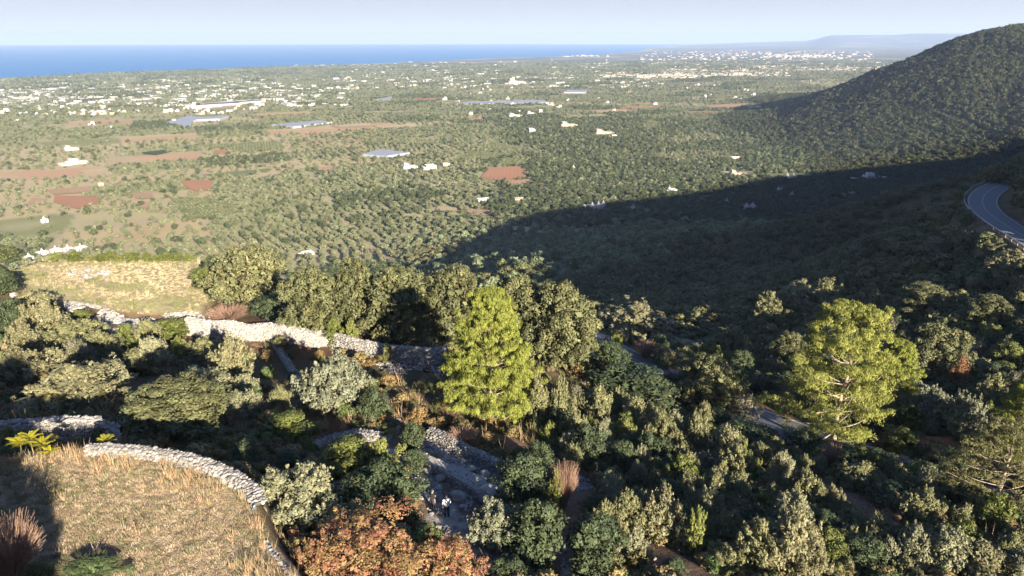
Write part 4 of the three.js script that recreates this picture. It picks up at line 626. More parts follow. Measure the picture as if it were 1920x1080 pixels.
{ // the flat-topped walkway of packed masonry
  const l = [onDrop(778, 868, 32.4), onDrop(832, 892, 32.3), onDrop(892, 918, 32.2), onDrop(925, 934, 32.2)], t = thing('stone_causeway', 'straight flat-topped masonry wall like a path, leading down to the pale rock', 'stone wall', [l[1][0], CAM - 32.3, l[1][1]]);
  const pos = [], idx = [], W = [0.45, 0.5, 0.8, 1.05], uv = []; const N = 24;
  for (let i = 0; i <= N; i++) { const f = i / N * 3, k = Math.min(2, Math.floor(f)), q = f - k, x = mix(l[k][0], l[k + 1][0], q), z = mix(l[k][1], l[k + 1][1], q), dx = l[k + 1][0] - l[k][0], dz = l[k + 1][1] - l[k][1], m = 1 / Math.hypot(dx, dz), w = mix(W[k], W[k + 1], q), j = 0.05 * (noise2(i * 1.7, 2) - 0.5);
    [[w + 0.12, -0.5], [w + j, 0.86], [w * 0.85, 0.92 + j], [-w * 0.85, 0.92 - j], [-w + j, 0.86], [-w - 0.12, -0.5]].forEach(([a, y]) => { pos.push(x + dz * m * a - l[1][0], y, z - dx * m * a - l[1][1]); uv.push(i * 0.4, a + y); }); if (i) for (let e = 0; e < 5; e++) { const a = (i - 1) * 6 + e; idx.push(a, a + 1, a + 6, a + 1, a + 7, a + 6); } }
  const g = new THREE.BufferGeometry(); g.setAttribute('position', new THREE.Float32BufferAttribute(pos, 3)); g.setAttribute('uv', new THREE.Float32BufferAttribute(uv, 2)); g.setIndex(idx); g.computeVertexNormals();
  mesh('masonry', g, std([0.42, 0.4, 0.37], 0.95, { map: soilTex, bumpMap: soilBump, bumpScale: 0.05, side: THREE.DoubleSide }), t);
  const list = []; for (let i = 0; i < 420; i++) { const f = RS() * 3, k = Math.min(2, Math.floor(f)), q = f - k, dx = l[k + 1][0] - l[k][0], dz = l[k + 1][1] - l[k][1], m = 1 / Math.hypot(dx, dz), w = mix(W[k], W[k + 1], q), side = i % 3, a = side === 0 ? (RS() * 2 - 1) * w * 0.9 : (side === 1 ? 1 : -1) * (w + 0.04); list.push([mix(l[k][0], l[k + 1][0], q) + dz * m * a - l[1][0], side === 0 ? 0.88 : RS() * 0.85, mix(l[k][1], l[k + 1][1], q) - dx * m * a - l[1][1], 0.16 + 0.14 * RS()]); }
  stones(t, list, 0.95);
}
function scatter(label, area, n, s0, s1, w = 1) { // loose stones lying over an outlined patch
  const p = quad(area), xs = p.map((q) => q[0]), zs = p.map((q) => q[1]), x0 = Math.min(...xs), x1 = Math.max(...xs), z0 = Math.min(...zs), z1 = Math.max(...zs), c = [(x0 + x1) / 2, 0, (z0 + z1) / 2]; c[1] = land(c[0], c[2]);
  const t = new THREE.Group(); t.name = numbered('rubble'); t.position.set(...c); scene.add(t); tag(t, label, null, null, 'stuff'); const list = [];
  for (let i = 0; i < n * 6 && list.length < n; i++) { const x = mix(x0, x1, RS()), z = mix(z0, z1, RS()); if (!inPoly(x, z, p) || fbm(x / 1.6, z / 1.6, 2) < 0.4) continue; list.push([x - c[0], land(x, z) + 0.03 - c[1], z - c[2], s0 + (s1 - s0) * RS() * RS()]); }
  stones(t, list, w);
}
scatter('white rubble heap spilling below the straw terrace', [[120, 566], [165, 569], [215, 584], [250, 600], [300, 588], [360, 585], [408, 598], [404, 614], [330, 606], [262, 640], [225, 640], [180, 604], [125, 580]], 2300, 0.25, 0.75, 1.25);
scatter('bluish gravel and stones on the shaded terraces by the stone path', [[690, 796], [760, 800], [870, 842], [943, 884], [936, 910], [880, 892], [800, 862], [740, 832], [690, 816]], 1500, 0.12, 0.5);
scatter('pale stones over the shaded path around the person in white', [[775, 880], [850, 905], [890, 925], [880, 960], [850, 985], [900, 1020], [860, 1030], [800, 975], [770, 920]], 1300, 0.1, 0.45);
scatter('pale stones along the bottom of the stone path', [[900, 1000], [960, 1000], [1000, 1080], [930, 1080]], 420, 0.12, 0.5);
scatter('row of pale stones beside the footpath at the bottom', [[1052, 1030], [1066, 1030], [1078, 1085], [1052, 1085]], 150, 0.15, 0.5);
scatter('scattered pale stones among the young oaks', [[1080, 895], [1105, 888], [1112, 915], [1082, 922]], 110, 0.12, 0.5);
scatter('rubble below the broken stretch of wall', [[700, 680], [840, 685], [838, 705], [720, 700]], 420, 0.15, 0.5);
scatter('loose stones in the dark hollow above the stone path', [[660, 785], [720, 775], [760, 790], [740, 806], [670, 808]], 260, 0.12, 0.5);
scatter('white outcrops in the straw terrace', [[130, 505], [205, 505], [205, 528], [130, 522]], 60, 0.3, 1.4, 1.2);
function boulder(px, py, wpx, hpx, label, v = 0, w = 1) {
  const b = pix(px, py), s = wpx / F * depthOf(b), h = Math.max(0.25, topAt(b, py - hpx) - b[1]), m = mesh('boulder', BIGROCK[v % 5], std([0.44 * w, 0.41 * w, 0.36 * w], 0.95, { map: soilTex, bumpMap: soilBump, bumpScale: 0.08 }));
  m.position.set(b[0], b[1] + h * 0.35, b[2]); m.scale.set(s, h * 1.6, s * 0.8); m.rotation.y = v * 1.3; tag(m, label, 'rock');
}
boulder(918, 938, 50, 30, 'big pale rock at the lower end of the flat causeway, left half', 0, 1.2);
boulder(936, 936, 30, 24, 'pale flat-topped rock block right beside the dark bundle', 1, 1.15);
boulder(866, 888, 26, 11, 'leftmost of three weathered rocks above the causeway', 2);
boulder(884, 886, 24, 12, 'middle one of three weathered rocks above the causeway', 3);
boulder(908, 900, 34, 18, 'rightmost and longest of three weathered rocks above the causeway', 4);
boulder(800, 890, 30, 12, 'rock at the left verge of the stone path above the people', 0, 0.9);
boulder(826, 900, 26, 11, 'rock in the bank left of the causeway', 1, 0.9);
boulder(858, 935, 34, 14, 'flat rock step between the person in white and the causeway', 2, 0.95);
boulder(968, 1034, 24, 16, 'single pale rock under the shaded olive at the bottom', 3, 1.1);
boulder(981, 850, 13, 8, 'small pale rock right of the pine foot', 4, 1.1);
boulder(26, 558, 17, 10, 'pale rock at the left end of the straw terrace', 0, 1.3);
boulder(256, 662, 10, 7, 'small pale rock in the reddish gap of the left scrub', 2, 1.3);
boulder(1228, 1050, 8, 5, 'small pale stone on the footpath at the bottom right', 3, 1.2);
boulder(1694, 856, 24, 6, 'pale slab at the edge of the road below the red bank', 1, 1.2);
{
  const a = pix(930, 903), t = thing('leaning_pole', 'pale weathered wooden pole leaning by the retaining wall', 'pole', a), R = 0.05;
  mesh('shaft', taperTube([[0, -0.1, 0], [0.25, 1.0, -0.25], [0.45, 2.0, -0.5]], 0.055, 0.04, 8), PALEBARK, t);
  mesh('stub', taperTube([[0.3, 1.2, -0.3], [0.38, 1.32, -0.22], [0.46, 1.44, -0.14]], 0.03, 0.015, 6), PALEBARK, t);
}

// ---------------------------------------------------------------- grass
function tuft(seed, n, h, spread) { const R = rng(seed), pos = [], nor = [], idx = []; for (let i = 0; i < n; i++) { const a = R() * 6.28, q = spread * Math.sqrt(R()), x = Math.cos(a) * q, z = Math.sin(a) * q, H = h * (0.5 + 0.6 * R()), b = R() * 6.28, l = H * (0.2 + 0.7 * R()), w = 0.012 + 0.012 * R(), k = pos.length / 3; pos.push(x - Math.sin(b) * w, 0, z + Math.cos(b) * w, x + Math.sin(b) * w, 0, z - Math.cos(b) * w, x + Math.cos(b) * l, H, z + Math.sin(b) * l); for (let e = 0; e < 3; e++) nor.push(0, 1, 0); idx.push(k, k + 1, k + 2); } const g = new THREE.BufferGeometry(); g.setAttribute('position', new THREE.Float32BufferAttribute(pos, 3)); g.setIndex(idx); return g; }
const straw = new THREE.MeshPhysicalMaterial({ color: 0xffffff, roughness: 0.8, specularIntensity: 0.25, side: THREE.DoubleSide });
const TUFT = many(3, (i) => tuft(800 + i, 30, 0.16, 0.22)), TALL = many(3, (i) => tuft(820 + i, 16, 0.75, 0.16));
function grass(label, n, pick) { const l = TUFT.map(() => [[], []]), L = TALL.map(() => [[], []]); for (let i = 0; i < n; i++) { const q = pick(); if (!q) continue; const [x, z, s, c, tall] = q, k = Math.floor(RS() * 3), d = tall ? L : l; d[k][0].push(M4(x, land(x, z) - 0.01, z, 0, RS() * 6.3, 0, s, s * (0.7 + 0.6 * RS()), s)); d[k][1].push(new THREE.Color().setRGB(...c)); } for (const [d, G] of [[l, TUFT], [L, TALL]]) d.forEach(([m, c], k) => m.length && tag(instanced('dry_grass', G[k], straw, m, c), label)); }
const strawTone = () => { const v = 0.75 + 0.5 * RS(), g = RS(); return g < 0.2 ? [0.15 * v, 0.155 * v, 0.07 * v] : g < 0.4 ? [0.26 * v, 0.19 * v, 0.125 * v] : [0.36 * v, 0.285 * v, 0.185 * v]; };
{
  const xs = FIELD.map((p) => p[0]), zs = FIELD.map((p) => p[1]), b = [Math.max(-42, Math.min(...xs)), Math.max(...xs), Math.min(...zs), Math.min(-14, Math.max(...zs))];
  grass('short dry grass of the foreground field', 15000, () => { const x = mix(b[0], b[1], RS()), z = mix(b[2], b[3], RS()), d = polyDist(x, z, FIELD); if (d > -0.15) return null; const e = smooth(-2.6, -0.5, d) * smooth(0.3, 0.6, fbm(x / 2, z / 2, 2)); const tall = RS() < 0.006 + 0.6 * e; return [x, z, tall ? 0.45 + 0.45 * RS() : 0.4 + 0.6 * RS(), tall ? [0.36 * (0.8 + 0.4 * RS()), 0.27, 0.155] : strawTone(), tall]; });
  const px = PLATEAU.map((p) => p[0]), pz = PLATEAU.map((p) => p[1]);
  grass('straw-coloured grass of the far terrace', 3500, () => { const x = mix(Math.min(...px), Math.max(...px), RS()), z = mix(Math.min(...pz), Math.max(...pz) + 1, RS()), d = polyDist(x, z, PLATEAU); if (d > 1) return null; const v = 0.8 + 0.4 * RS(), g = fbm(x / 6, z / 4, 2) > 0.6 || (d > -3 && RS() < 0.5); return [x, z, 0.7 + 0.8 * RS(), g ? [0.19 * v, 0.2 * v, 0.08 * v] : [0.4 * v, 0.33 * v, 0.2 * v], RS() < 0.06]; });
  grass('dry grass between the bushes on the slope', 9000, () => { const p = pix(RS() * 1920, 600 + RS() * 480), r = Math.hypot(p[0], p[2]); if (r > 130 || !openGround(p[0], p[2], r) || fbm(p[0] / 9, p[2] / 9, 2) < 0.45) return null; const v = 0.7 + 0.5 * RS(); return [p[0], p[2], 0.9 + RS(), RS() < 0.3 ? [0.13 * v, 0.14 * v, 0.05 * v] : [0.3 * v, 0.21 * v, 0.12 * v], RS() < 0.4]; });
}
// rank plants in and round the field
{
  const herbC = crown(850, { clumps: 60, leaves: 5200, size: 0.12, tall: 1.6, leaf: 0.085, lumpy: 0.4, vary: 0.4, up: 2.2, w: 0.22, jit: 0.9, c: [0.085, 0.115, 0.045] });
  const b = onField([[172, 1075]], 22)[0], o = thing('tall_weeds', 'patch of tall dull green weeds standing in the bottom of the field', 'weeds', b); o.scale.set(3.0, 0.6, 1.9); mesh('leaves', herbC, LEAF, o); mesh('stems', TWIG[0], std([0.14, 0.13, 0.06], 0.9), o);
  const e = onField([[78, 1092]], 22)[0], w = thing('green_shrub', 'green tufty bush at the bottom left, right of the bare twigs', 'shrub', e); w.scale.set(1.5, 0.85, 1.2); mesh('leaves', crown(851, { clumps: 40, leaves: 3500, size: 0.14, tall: 1.2, leaf: 0.06, lumpy: 0.3, vary: 0.4, up: 1.4, w: 0.25, c: [0.12, 0.125, 0.04] }), LEAF, w); mesh('stems', TWIG[1], std([0.14, 0.13, 0.06], 0.9), w);
  const dry = std([0.30, 0.19, 0.13], 0.95);
  for (const [px, py, top, wd, label, col] of [[24, 1096, 985, 125, 'bare pinkish-brown twiggy bush in the bottom left corner'], [1057, 950, 868, 52, 'dry brown leafless bush right of the dark dome bush'], [428, 604, 574, 74, 'reddish brush of dead twigs at the foot of the old oak'], [1212, 670, 642, 54, 'reddish leafless twigs under the tan oak bush by the road'], [868, 838, 806, 60, 'dry brown twigs under the middle pine'], [1560, 880, 838, 60, 'pale bare branches at the foot of the broad pine']]) {
    const p = py > 1090 ? onField([[px, py]], 22)[0] : pix(px, py), s = wd / F * depthOf(p), h = Math.max(0.5, topAt(p, top) - p[1]), o2 = thing('bare_shrub', label, 'shrub', p, px); o2.scale.set(s, h, s); mesh('twig', TWIG[0], dry, o2); const m = mesh('twig', TWIG[1], dry, o2); m.rotation.y = 1.1;
  }
  // tree of heaven saplings: a stem with a rosette of long drooping yellow fronds
  const frondMat = leafMat('frond', { through: 0.3 });
  const frond = (() => { const list = []; for (let i = 0; i < 26; i++) { const t = 0.12 + 0.88 * i / 26, y = 0.32 * t - 0.5 * t * t; for (const s of [-1, 1]) list.push({ p: [t, y - 0.02, s * 0.11 * (1.15 - 0.5 * t)], n: [0.2, 1, s * 0.25], a: [0.45, -0.25, s], s: 0.24 * (1.15 - 0.5 * t), w: 0.36, c: [0.36 - 0.1 * (i % 3) * 0.3, 0.30, 0.018], out: [0, 1, 0], soft: 0.2 }); } return sprays(list); })();
  const stalk = taperTube([[0, 0, 0], [0.5, 0.03, 0], [1, -0.18, 0]], 0.018, 0.006, 4), stemMat = std([0.25, 0.19, 0.1], 0.9);
  for (const [px, py, h, sz, n, label] of [[62, 848, 0.95, 0.66, 16, 'tallest yellow-leaved sapling at the left, before the sunlit stone mound'], [84, 852, 0.7, 0.62, 16, 'yellow-leaved sapling right next to the tallest one'], [42, 850, 0.75, 0.6, 14, 'yellow-green sapling in the shade left of the tallest one'], [96, 858, 0.4, 0.5, 12, 'low yellow sapling among dry stalks'], [203, 850, 0.85, 0.62, 14, 'yellow sapling with a flat rosette standing alone behind the field wall'], [103, 932, 0.42, 0.16, 6, 'tiny yellow plant alone in the field grass']]) {
    const p = onField([[px, py]], px === 203 ? 22.6 : 22.0)[0], o3 = thing('yellow_sapling', label, 'sapling', p); mesh('stem', taperTube([[0, -0.6, 0], [0.02, h * 0.5, 0.01], [0, h, 0]], 0.03, 0.015, 6), stemMat, o3);
    for (let k = 0; k < n; k++) { const f = mesh('frond', frond, frondMat, o3), q = mesh('frond_stalk', stalk, stemMat, f); f.position.set(0, h * (0.72 + 0.3 * (k / n)), 0); f.rotation.set(0, k * 2.4 + px, 0.35 + 0.6 * (k / n) * RS()); f.scale.setScalar(sz * (0.75 + 0.45 * RS())); }
  }
}

// ---------------------------------------------------------------- houses of the plain
const houseSpots = []; // [x, z, clear radius]
const white = std([0.55, 0.535, 0.51], 0.85, { map: grainTex }), tanWall = std([0.40, 0.34, 0.26], 0.9, { map: grainTex }), greyStone = std([0.40, 0.38, 0.35], 0.95, { map: grainTex }), dim = std([0.05, 0.055, 0.065], 0.35), tileRed = std([0.36, 0.17, 0.10], 0.9, { map: grainTex }), panel = std([0.04, 0.055, 0.10], 0.3), woodDoor = std([0.12, 0.10, 0.08], 0.8), sheet = std([0.30, 0.32, 0.36], 0.7, { map: grainTex });
const box = (w, h, d, x = 0, y = 0, z = 0) => new THREE.BoxGeometry(w, h, d).translate(x, y + h / 2, z);
function blockShape(w, h, d, x, y, z) { // rendered cube with a parapet round a sunk flat roof
  const t = 0.25; return mergeGeometries([box(w, h, d, x, y, z), box(w, 0.5, t, x, y + h, z - d / 2 + t / 2), box(w, 0.5, t, x, y + h, z + d / 2 - t / 2), box(t, 0.5, d - 2 * t, x - w / 2 + t / 2, y + h, z), box(t, 0.5, d - 2 * t, x + w / 2 - t / 2, y + h, z)]);
}
function house(label, px, py, wpx, o = {}) { // a flat-roofed house of a few cubes, wpx wide in the photograph
  const p = pix(px, py), W = o.w ?? wpx / F * depthOf(p), t = thing(o.name ?? 'farmhouse', label, o.cat ?? 'house', [p[0], p[1] - 0.3, p[2]], o.turn ?? 0.3 - Math.atan2(p[0], -p[2]), o.group), m = o.mat ?? white, h = o.h ?? 3.6;
  houseSpots.push([p[0], p[2], W * 0.62]); { const d = [-p[0], -p[2]], k = 1 / Math.hypot(...d); houseSpots.push([p[0] + d[0] * k * W * 0.7, p[2] + d[1] * k * W * 0.7, W * 0.4]); }
  const parts = o.parts ?? [[0.6, 1, 0.55, -0.15, 0], [0.42, 0.75, 0.5, 0.3, 0.08], [0.26, 1.75, 0.34, -0.2, -0.06]];
  parts.forEach(([w, hh, d, x, z], i) => {
    mesh('wall', blockShape(W * w, h * hh, W * d, W * x, 0, W * z), m, t);
    mesh('roof', box(W * w - 0.52, 0.06, W * d - 0.52, W * x, h * hh + 0.01, W * z), o.roof ?? greyStone, t);
    const fz = W * (z + d / 2) + 0.02, n = Math.max(1, Math.round(W * w / 4)); for (let k = 0; k < n; k++) { const wx = W * x + W * w * ((k + 0.5) / n - 0.5); if (i === 0 && k === 0) mesh('door', box(1.1, 2.2, 0.08, wx, 0.3, fz), woodDoor, t); else { const win = mesh('window', box(1.1, 1.3, 0.06, wx, h * hh * 0.45, fz), white, t); mesh('pane', box(0.9, 1.1, 0.05, wx, h * hh * 0.45 + 0.1, fz + 0.03), dim, win); } }
  });
  if (o.cones) for (const [x, z, r] of o.cones) { const hc = r * 1.25, g = new THREE.LatheGeometry([[r, 0], [r * 0.8, hc * 0.32], [r * 0.55, hc * 0.6], [r * 0.28, hc * 0.85], [0.22, hc], [0.22, hc + 0.25], [0.34, hc + 0.45], [0.2, hc + 0.7], [0.001, hc + 0.8]].map((q) => new THREE.Vector2(...q)), 18); g.translate(W * x, h + 0.3, W * z); const c = mesh('cone_roof', g, o.coneMat ?? greyStone, t); mesh('pinnacle', new THREE.SphereGeometry(0.38, 10, 8).translate(W * x, h + hc + 0.75, W * z), white, c); }
  return t;
}
const trullo = (cones, o = {}) => ({ name: 'trullo', h: 2.8, parts: [[0.95, 1, 0.6, 0, 0]], cones, ...o });
house('large white country house with stepped flat roofs among olive trees at the left', 139, 307, 44, { parts: [[0.55, 1, 0.4, 0, 0], [0.35, 0.6, 0.4, 0.36, 0.1], [0.4, 0.55, 0.45, -0.35, 0.05], [0.3, 1.8, 0.3, 0, -0.05]] });
house('smaller white house behind the large white country house', 133, 281, 22);
house('white farm building beside the pale greenhouse roof', 767, 315, 28); house('taller white house right of the white farm building', 806, 317, 24, { h: 5.5, parts: [[0.8, 1, 0.6, 0.05, 0], [0.3, 0.6, 0.4, -0.45, 0.05]] }); house('small tan house at the right end of the farm by the red field', 836, 311, 15, { mat: tanWall, parts: [[0.9, 1, 0.6, 0, 0]] });
house('white trulli with several cone roofs at the edge of the valley shadow', 1120, 390, 34, trullo([[-0.3, 0, 2.1], [0.05, 0.02, 2.6], [0.34, -0.03, 3.0]])); house('low white outbuilding left of the white trulli', 1098, 389, 14, { h: 2.4, parts: [[1, 1, 0.6, 0, 0]] });
house('white house with a cone roof near the shadow edge, right of the trulli', 1260, 359, 22, trullo([[-0.25, 0, 2.2]], { parts: [[0.6, 1, 0.6, 0.1, 0], [0.35, 0.7, 0.5, -0.35, 0.05]] })); house('tiny lone trullo just above the shadow edge', 1187, 394, 10, trullo([[0, 0, 2.0]]));
house('white flat shed roof left of the middle of the groves', 907, 377, 24, { h: 2.6, parts: [[1, 1, 0.5, 0, 0]], roof: white }); house('tan shed with a flat roof amid the groves', 974, 376, 20, { h: 2.5, mat: tanWall, roof: tanWall, parts: [[1, 1, 0.6, 0, 0]] });
house('white shed in the grove just behind the oak row', 577, 478, 30, { h: 2.6, roof: white, parts: [[0.7, 1, 0.4, 0, 0], [0.35, 0.8, 0.35, -0.4, 0.05]] }); house('shaded white shed roof at the near edge of the valley shadow', 800, 492, 18, { h: 2.5, roof: white, parts: [[1, 1, 0.5, 0, 0]] }); house('smaller pale hut above the shaded white shed', 817, 470, 9, { h: 2.6, parts: [[1, 1, 0.8, 0, 0]], roof: white });
for (const [px, py, w, label] of [[55, 486, 14, 'leftmost hut of the white ruin at the foot of the slope'], [80, 477, 20, 'second hut of the white ruin below the straw terrace rim'], [105, 472, 18, 'pointed white hut in the middle of the ruin'], [128, 470, 16, 'white hut fourth from the left in the ruin'], [152, 468, 20, 'rightmost longest hut of the white ruin']]) house(label, px, py, w, trullo([[0, 0, 1.8]], { coneMat: white, h: 2.2 }));
house('small white trullo at the left margin of the sparse groves', 84, 417, 12, trullo([[0, 0, 2.2]], { coneMat: white })); house('pale square hut on the red ground at the left', 189, 348, 9, { h: 3, mat: tanWall, roof: tanWall, parts: [[1, 1, 0.8, 0, 0]] });
house('tall white house standing in dark groves, upper middle', 996, 248, 13, { h: 7, parts: [[0.7, 1, 0.7, 0, 0], [0.4, 0.6, 0.5, 0.5, 0]] }); house('tan manor with pale roofs right of the tall white house', 1064, 236, 32, { mat: tanWall, roof: tanWall, h: 4.5 }); house('long tan farm under the striped vine plot', 1130, 250, 38, { mat: tanWall, roof: tanWall, h: 4 }); house('small white house below the long tan farm', 1152, 257, 10, { parts: [[1, 1, 0.7, 0, 0]] });
house('white villa with a pool, left of two white cubes', 964, 218, 26); house('white cube house right of the villa with the pool', 995, 214, 16); house('narrow tall white cube house at the villa row end', 1013, 212, 6, { h: 8, parts: [[1, 1, 1, 0, 0]] });
house('white house in the lit groves under the hill', 1380, 299, 18, { parts: [[1, 1, 0.6, 0, 0]] }); house('pale house with a wide yard near the shadow edge under the hill', 1380, 329, 26, { mat: tanWall, roof: white }); house('white trulli on the shadow edge under the hill', 1481, 334, 22, trullo([[-0.25, 0, 2.4], [0.25, 0, 2.2]]));
house('big white shaded farm with stepped blocks in the valley', 1640, 337, 44, { h: 4.2 }); house('low white wing left of the big shaded farm', 1607, 338, 22, { h: 2.8, parts: [[1, 1, 0.4, 0, 0]] }); house('white shaded hut with one sloping roof below the big farm', 1590, 367, 22, { h: 3, parts: [[0.5, 1.2, 0.5, 0.25, 0], [0.5, 0.7, 0.4, -0.25, 0]] });
house('grey shaded trullo with white base, left of the twin cones', 1362, 384, 14, trullo([[0, 0, 2.4]])); house('twin cone trulli in the valley shade', 1405, 392, 26, trullo([[-0.22, 0, 2.3], [0.2, 0, 2.6]])); house('low white outbuilding beside the shaded trulli', 1338, 386, 12, { h: 2.4, parts: [[1, 1, 0.5, 0, 0]] }); house('small shaded cone hut above the twin trulli', 1484, 370, 10, trullo([[0, 0, 2.0]])); house('shaded pair of cone huts highest in the valley shade', 1462, 359, 14, trullo([[-0.2, 0, 1.9], [0.25, 0, 1.7]]));
house('white house alone in the woods right of the red field', 1075, 318, 7, trullo([[0, 0, 2.2]])); house('orange-walled house in the far groves', 1178, 173, 9, { mat: std([0.5, 0.28, 0.16], 0.9), parts: [[1, 1, 0.7, 0, 0]] }); house('yellow-walled house at the far left', 212, 214, 10, { mat: std([0.6, 0.48, 0.2], 0.9), parts: [[1, 1, 0.7, 0, 0]] });
// factory halls with dark panels on the roofs
for (const [px, py, w, label] of [[415, 197, 38, 'left factory hall with dark roof panels'], [443, 194, 34, 'middle factory hall with dark roof panels'], [470, 192, 30, 'right factory hall with dark roof panels']]) { const t = house(label, px, py, w, { name: 'factory_hall', cat: 'factory', h: 5, mat: tanWall, parts: [[0.9, 1, 0.6, 0, 0]], roof: panel, w: w / F * 3300 }); }
house('long white factory block in front of the dark-roofed halls', 385, 201, 56, { name: 'factory_hall', cat: 'factory', h: 4, roof: white, parts: [[1, 1, 0.3, 0, 0]] }); house('white monastery-like block on the far plain, right of the middle', 966, 157, 34, { h: 12, mat: tanWall, roof: white });
// sheet-covered crops: low flat frames
COVERS.forEach((p, i) => {
  const c = p.reduce((s, q) => [s[0] + q[0] / p.length, s[1] + q[1] / p.length], [0, 0]), y = land(...c), t = thing('greenhouse', ['left wing of the pale greenhouse with a bent outline', 'right wing of the bent pale greenhouse', 'long pale greenhouse left of the middle', 'nearest pale blue-grey greenhouse beside a white farm', 'long thin greenhouse on the far plain', 'small pale greenhouse far right of the middle', 'small grey greenhouse far left of the middle'][i], 'greenhouse', [c[0], y, c[1]]);
  const s = new THREE.Shape(p.map((q) => new THREE.Vector2(q[0] - c[0], -(q[1] - c[1])))), g = new THREE.ExtrudeGeometry(s, { depth: 0.25, bevelEnabled: false }); g.rotateX(-Math.PI / 2); g.translate(0, 3.4, 0); mesh('roof_sheet', g, sheet, t);
  p.forEach((q, k) => { const b = p[(k + 1) % p.length], dx = b[0] - q[0], dz = b[1] - q[1], L = Math.hypot(dx, dz), m = mesh('side_sheet', new THREE.BoxGeometry(L, 4.6, 0.2), sheet, t); m.position.set((q[0] + b[0]) / 2 - c[0], 1.05, (q[1] + b[1]) / 2 - c[1]); m.rotation.y = -Math.atan2(dz, dx); });
});
// small far houses: singly as far as the photograph tells them apart, then as towns
{
  const R = rng(555), wallG = blockShape(1, 0.42, 0.7, 0, 0, 0).scale(1, 1, 1), proto = (m) => { const g = new THREE.Group(); mesh('wall', mergeGeometries([box(1, 0.4, 0.7), box(0.5, 0.34, 0.4, 0.2, 0.4, -0.05)]), m, g); mesh('window', box(0.16, 0.16, 0.03, -0.25, 0.12, 0.355), dim, g); mesh('door', box(0.12, 0.24, 0.03, 0.1, 0, 0.355), woodDoor, g); return g; };
  const kinds = [proto(white), proto(white), proto(white), proto(tanWall)];
  const zones = [[0, 165, 210, 216, 70], [90, 145, 480, 215, 60], [280, 150, 640, 200, 45], [640, 125, 960, 190, 42], [960, 108, 1300, 160, 38], [1280, 150, 1580, 190, 22], [850, 160, 1250, 215, 18], [540, 122, 700, 127, 10], [10, 195, 330, 240, 8]];
  for (const [x0, y0, x1, y1, n] of zones) for (let i = 0; i < n; i++) {
    const cx = mix(x0, x1, R()), cy = mix(y0, y1, Math.pow(R(), 0.7)), p = pix(cx, cy), r = Math.hypot(p[0], p[2]); if (p[1] < 1 || r > 15000) continue;
    const o = kinds[Math.floor(R() * 4)].clone(), s = (7 + 8 * R() * R()) * (1 + r / 12000); o.name = numbered('far_house'); o.position.set(p[0], p[1] - 0.5, p[2]); o.rotation.y = (R() - 0.5) * 1.4; o.scale.set(s, s * (0.55 + 0.4 * R()), s); scene.add(o);
    const tan = o.children[0].material === kinds[3].children[0].material; tag(o, tan ? 'small tan flat-roofed house scattered among the far groves' : 'small white flat-roofed house scattered among the far groves', 'house', tan ? 'small tan houses on the far plain' : 'small white houses on the far plain'); houseSpots.push([p[0], p[2], s * 0.9]);
  }
  const town = (label, areas) => { const mats = [], cols = []; for (const [x0, y0, x1, y1, n, tan] of areas) for (let i = 0; i < n; i++) { const cx = mix(x0, x1, R()), cy = mix(y0, y1, R()) , p = pix(cx, cy), r = Math.hypot(p[0], p[2]); if (p[1] < 0.5 || r > 30000) continue; const s = (6 + 7 * R()) * (1 + r / 12000), v = 0.26 + 0.16 * R(); mats.push(M4(p[0], p[1] - 0.5, p[2], 0, (R() - 0.5) * 0.8, 0, s * (1 + R()), s * (0.25 + 0.35 * R()), s)); cols.push(new THREE.Color().setRGB(v, v * (tan ? 0.88 : 0.97), v * (tan ? 0.72 : 0.92))); }
    tag(instanced('town', new THREE.BoxGeometry(1, 1, 1).translate(0, 0.5, 0), std([1, 1, 1], 0.9), mats, cols), label); };
  town('pale town stretching across the far plain toward the hill', [[1240, 131, 1480, 144, 800, 1], [1380, 124, 1660, 135, 800, 1], [1130, 138, 1300, 147, 260, 1], [1300, 118, 1660, 130, 110, 1]]);
  town('white villages and holiday houses on the far coastal plain', [[0, 165, 120, 195, 60], [280, 148, 640, 190, 60], [540, 122, 720, 126, 30, 1], [980, 104, 1140, 107, 45, 1], [640, 116, 1240, 165, 420], [0, 145, 660, 200, 420], [1030, 118, 1330, 128, 110, 1], [1200, 96, 1640, 120, 330, 1], [1430, 103, 1560, 108, 150, 1], [100, 150, 480, 215, 40]]);
}
// utility poles in the valley
for (const [px, py, label] of [[1156, 478, 'wooden utility pole alone in the valley shade'], [681, 482, 'wooden utility pole at the left start of the valley shadow'], [812, 456, 'wooden utility pole by the field track along the shadow'], [1420, 324, 'wooden utility pole before the lit wood under the hill'], [941, 430, 'pole among the lit groves before the shadow']]) { const p = pix(px, py), t = thing('utility_pole', label, 'utility pole', p); mesh('shaft', taperTube([[0, -0.5, 0], [0, 4.5, 0], [0, 9, 0]], 0.16, 0.1, 7), PALEBARK, t); mesh('crossarm', box(1.6, 0.12, 0.12, 0, 8.4, 0), PALEBARK, t); for (const x of [-0.6, 0.6]) mesh('insulator', new THREE.CylinderGeometry(0.06, 0.08, 0.2, 8).translate(x, 8.62, 0), white, t); }
guardrail(ROAD, 3.9, 'grey steel guardrail on the far side of the road behind the oaks');
guardrail(UPROAD, -4.3, 'grey steel guardrail round the outside of the upper road bend');
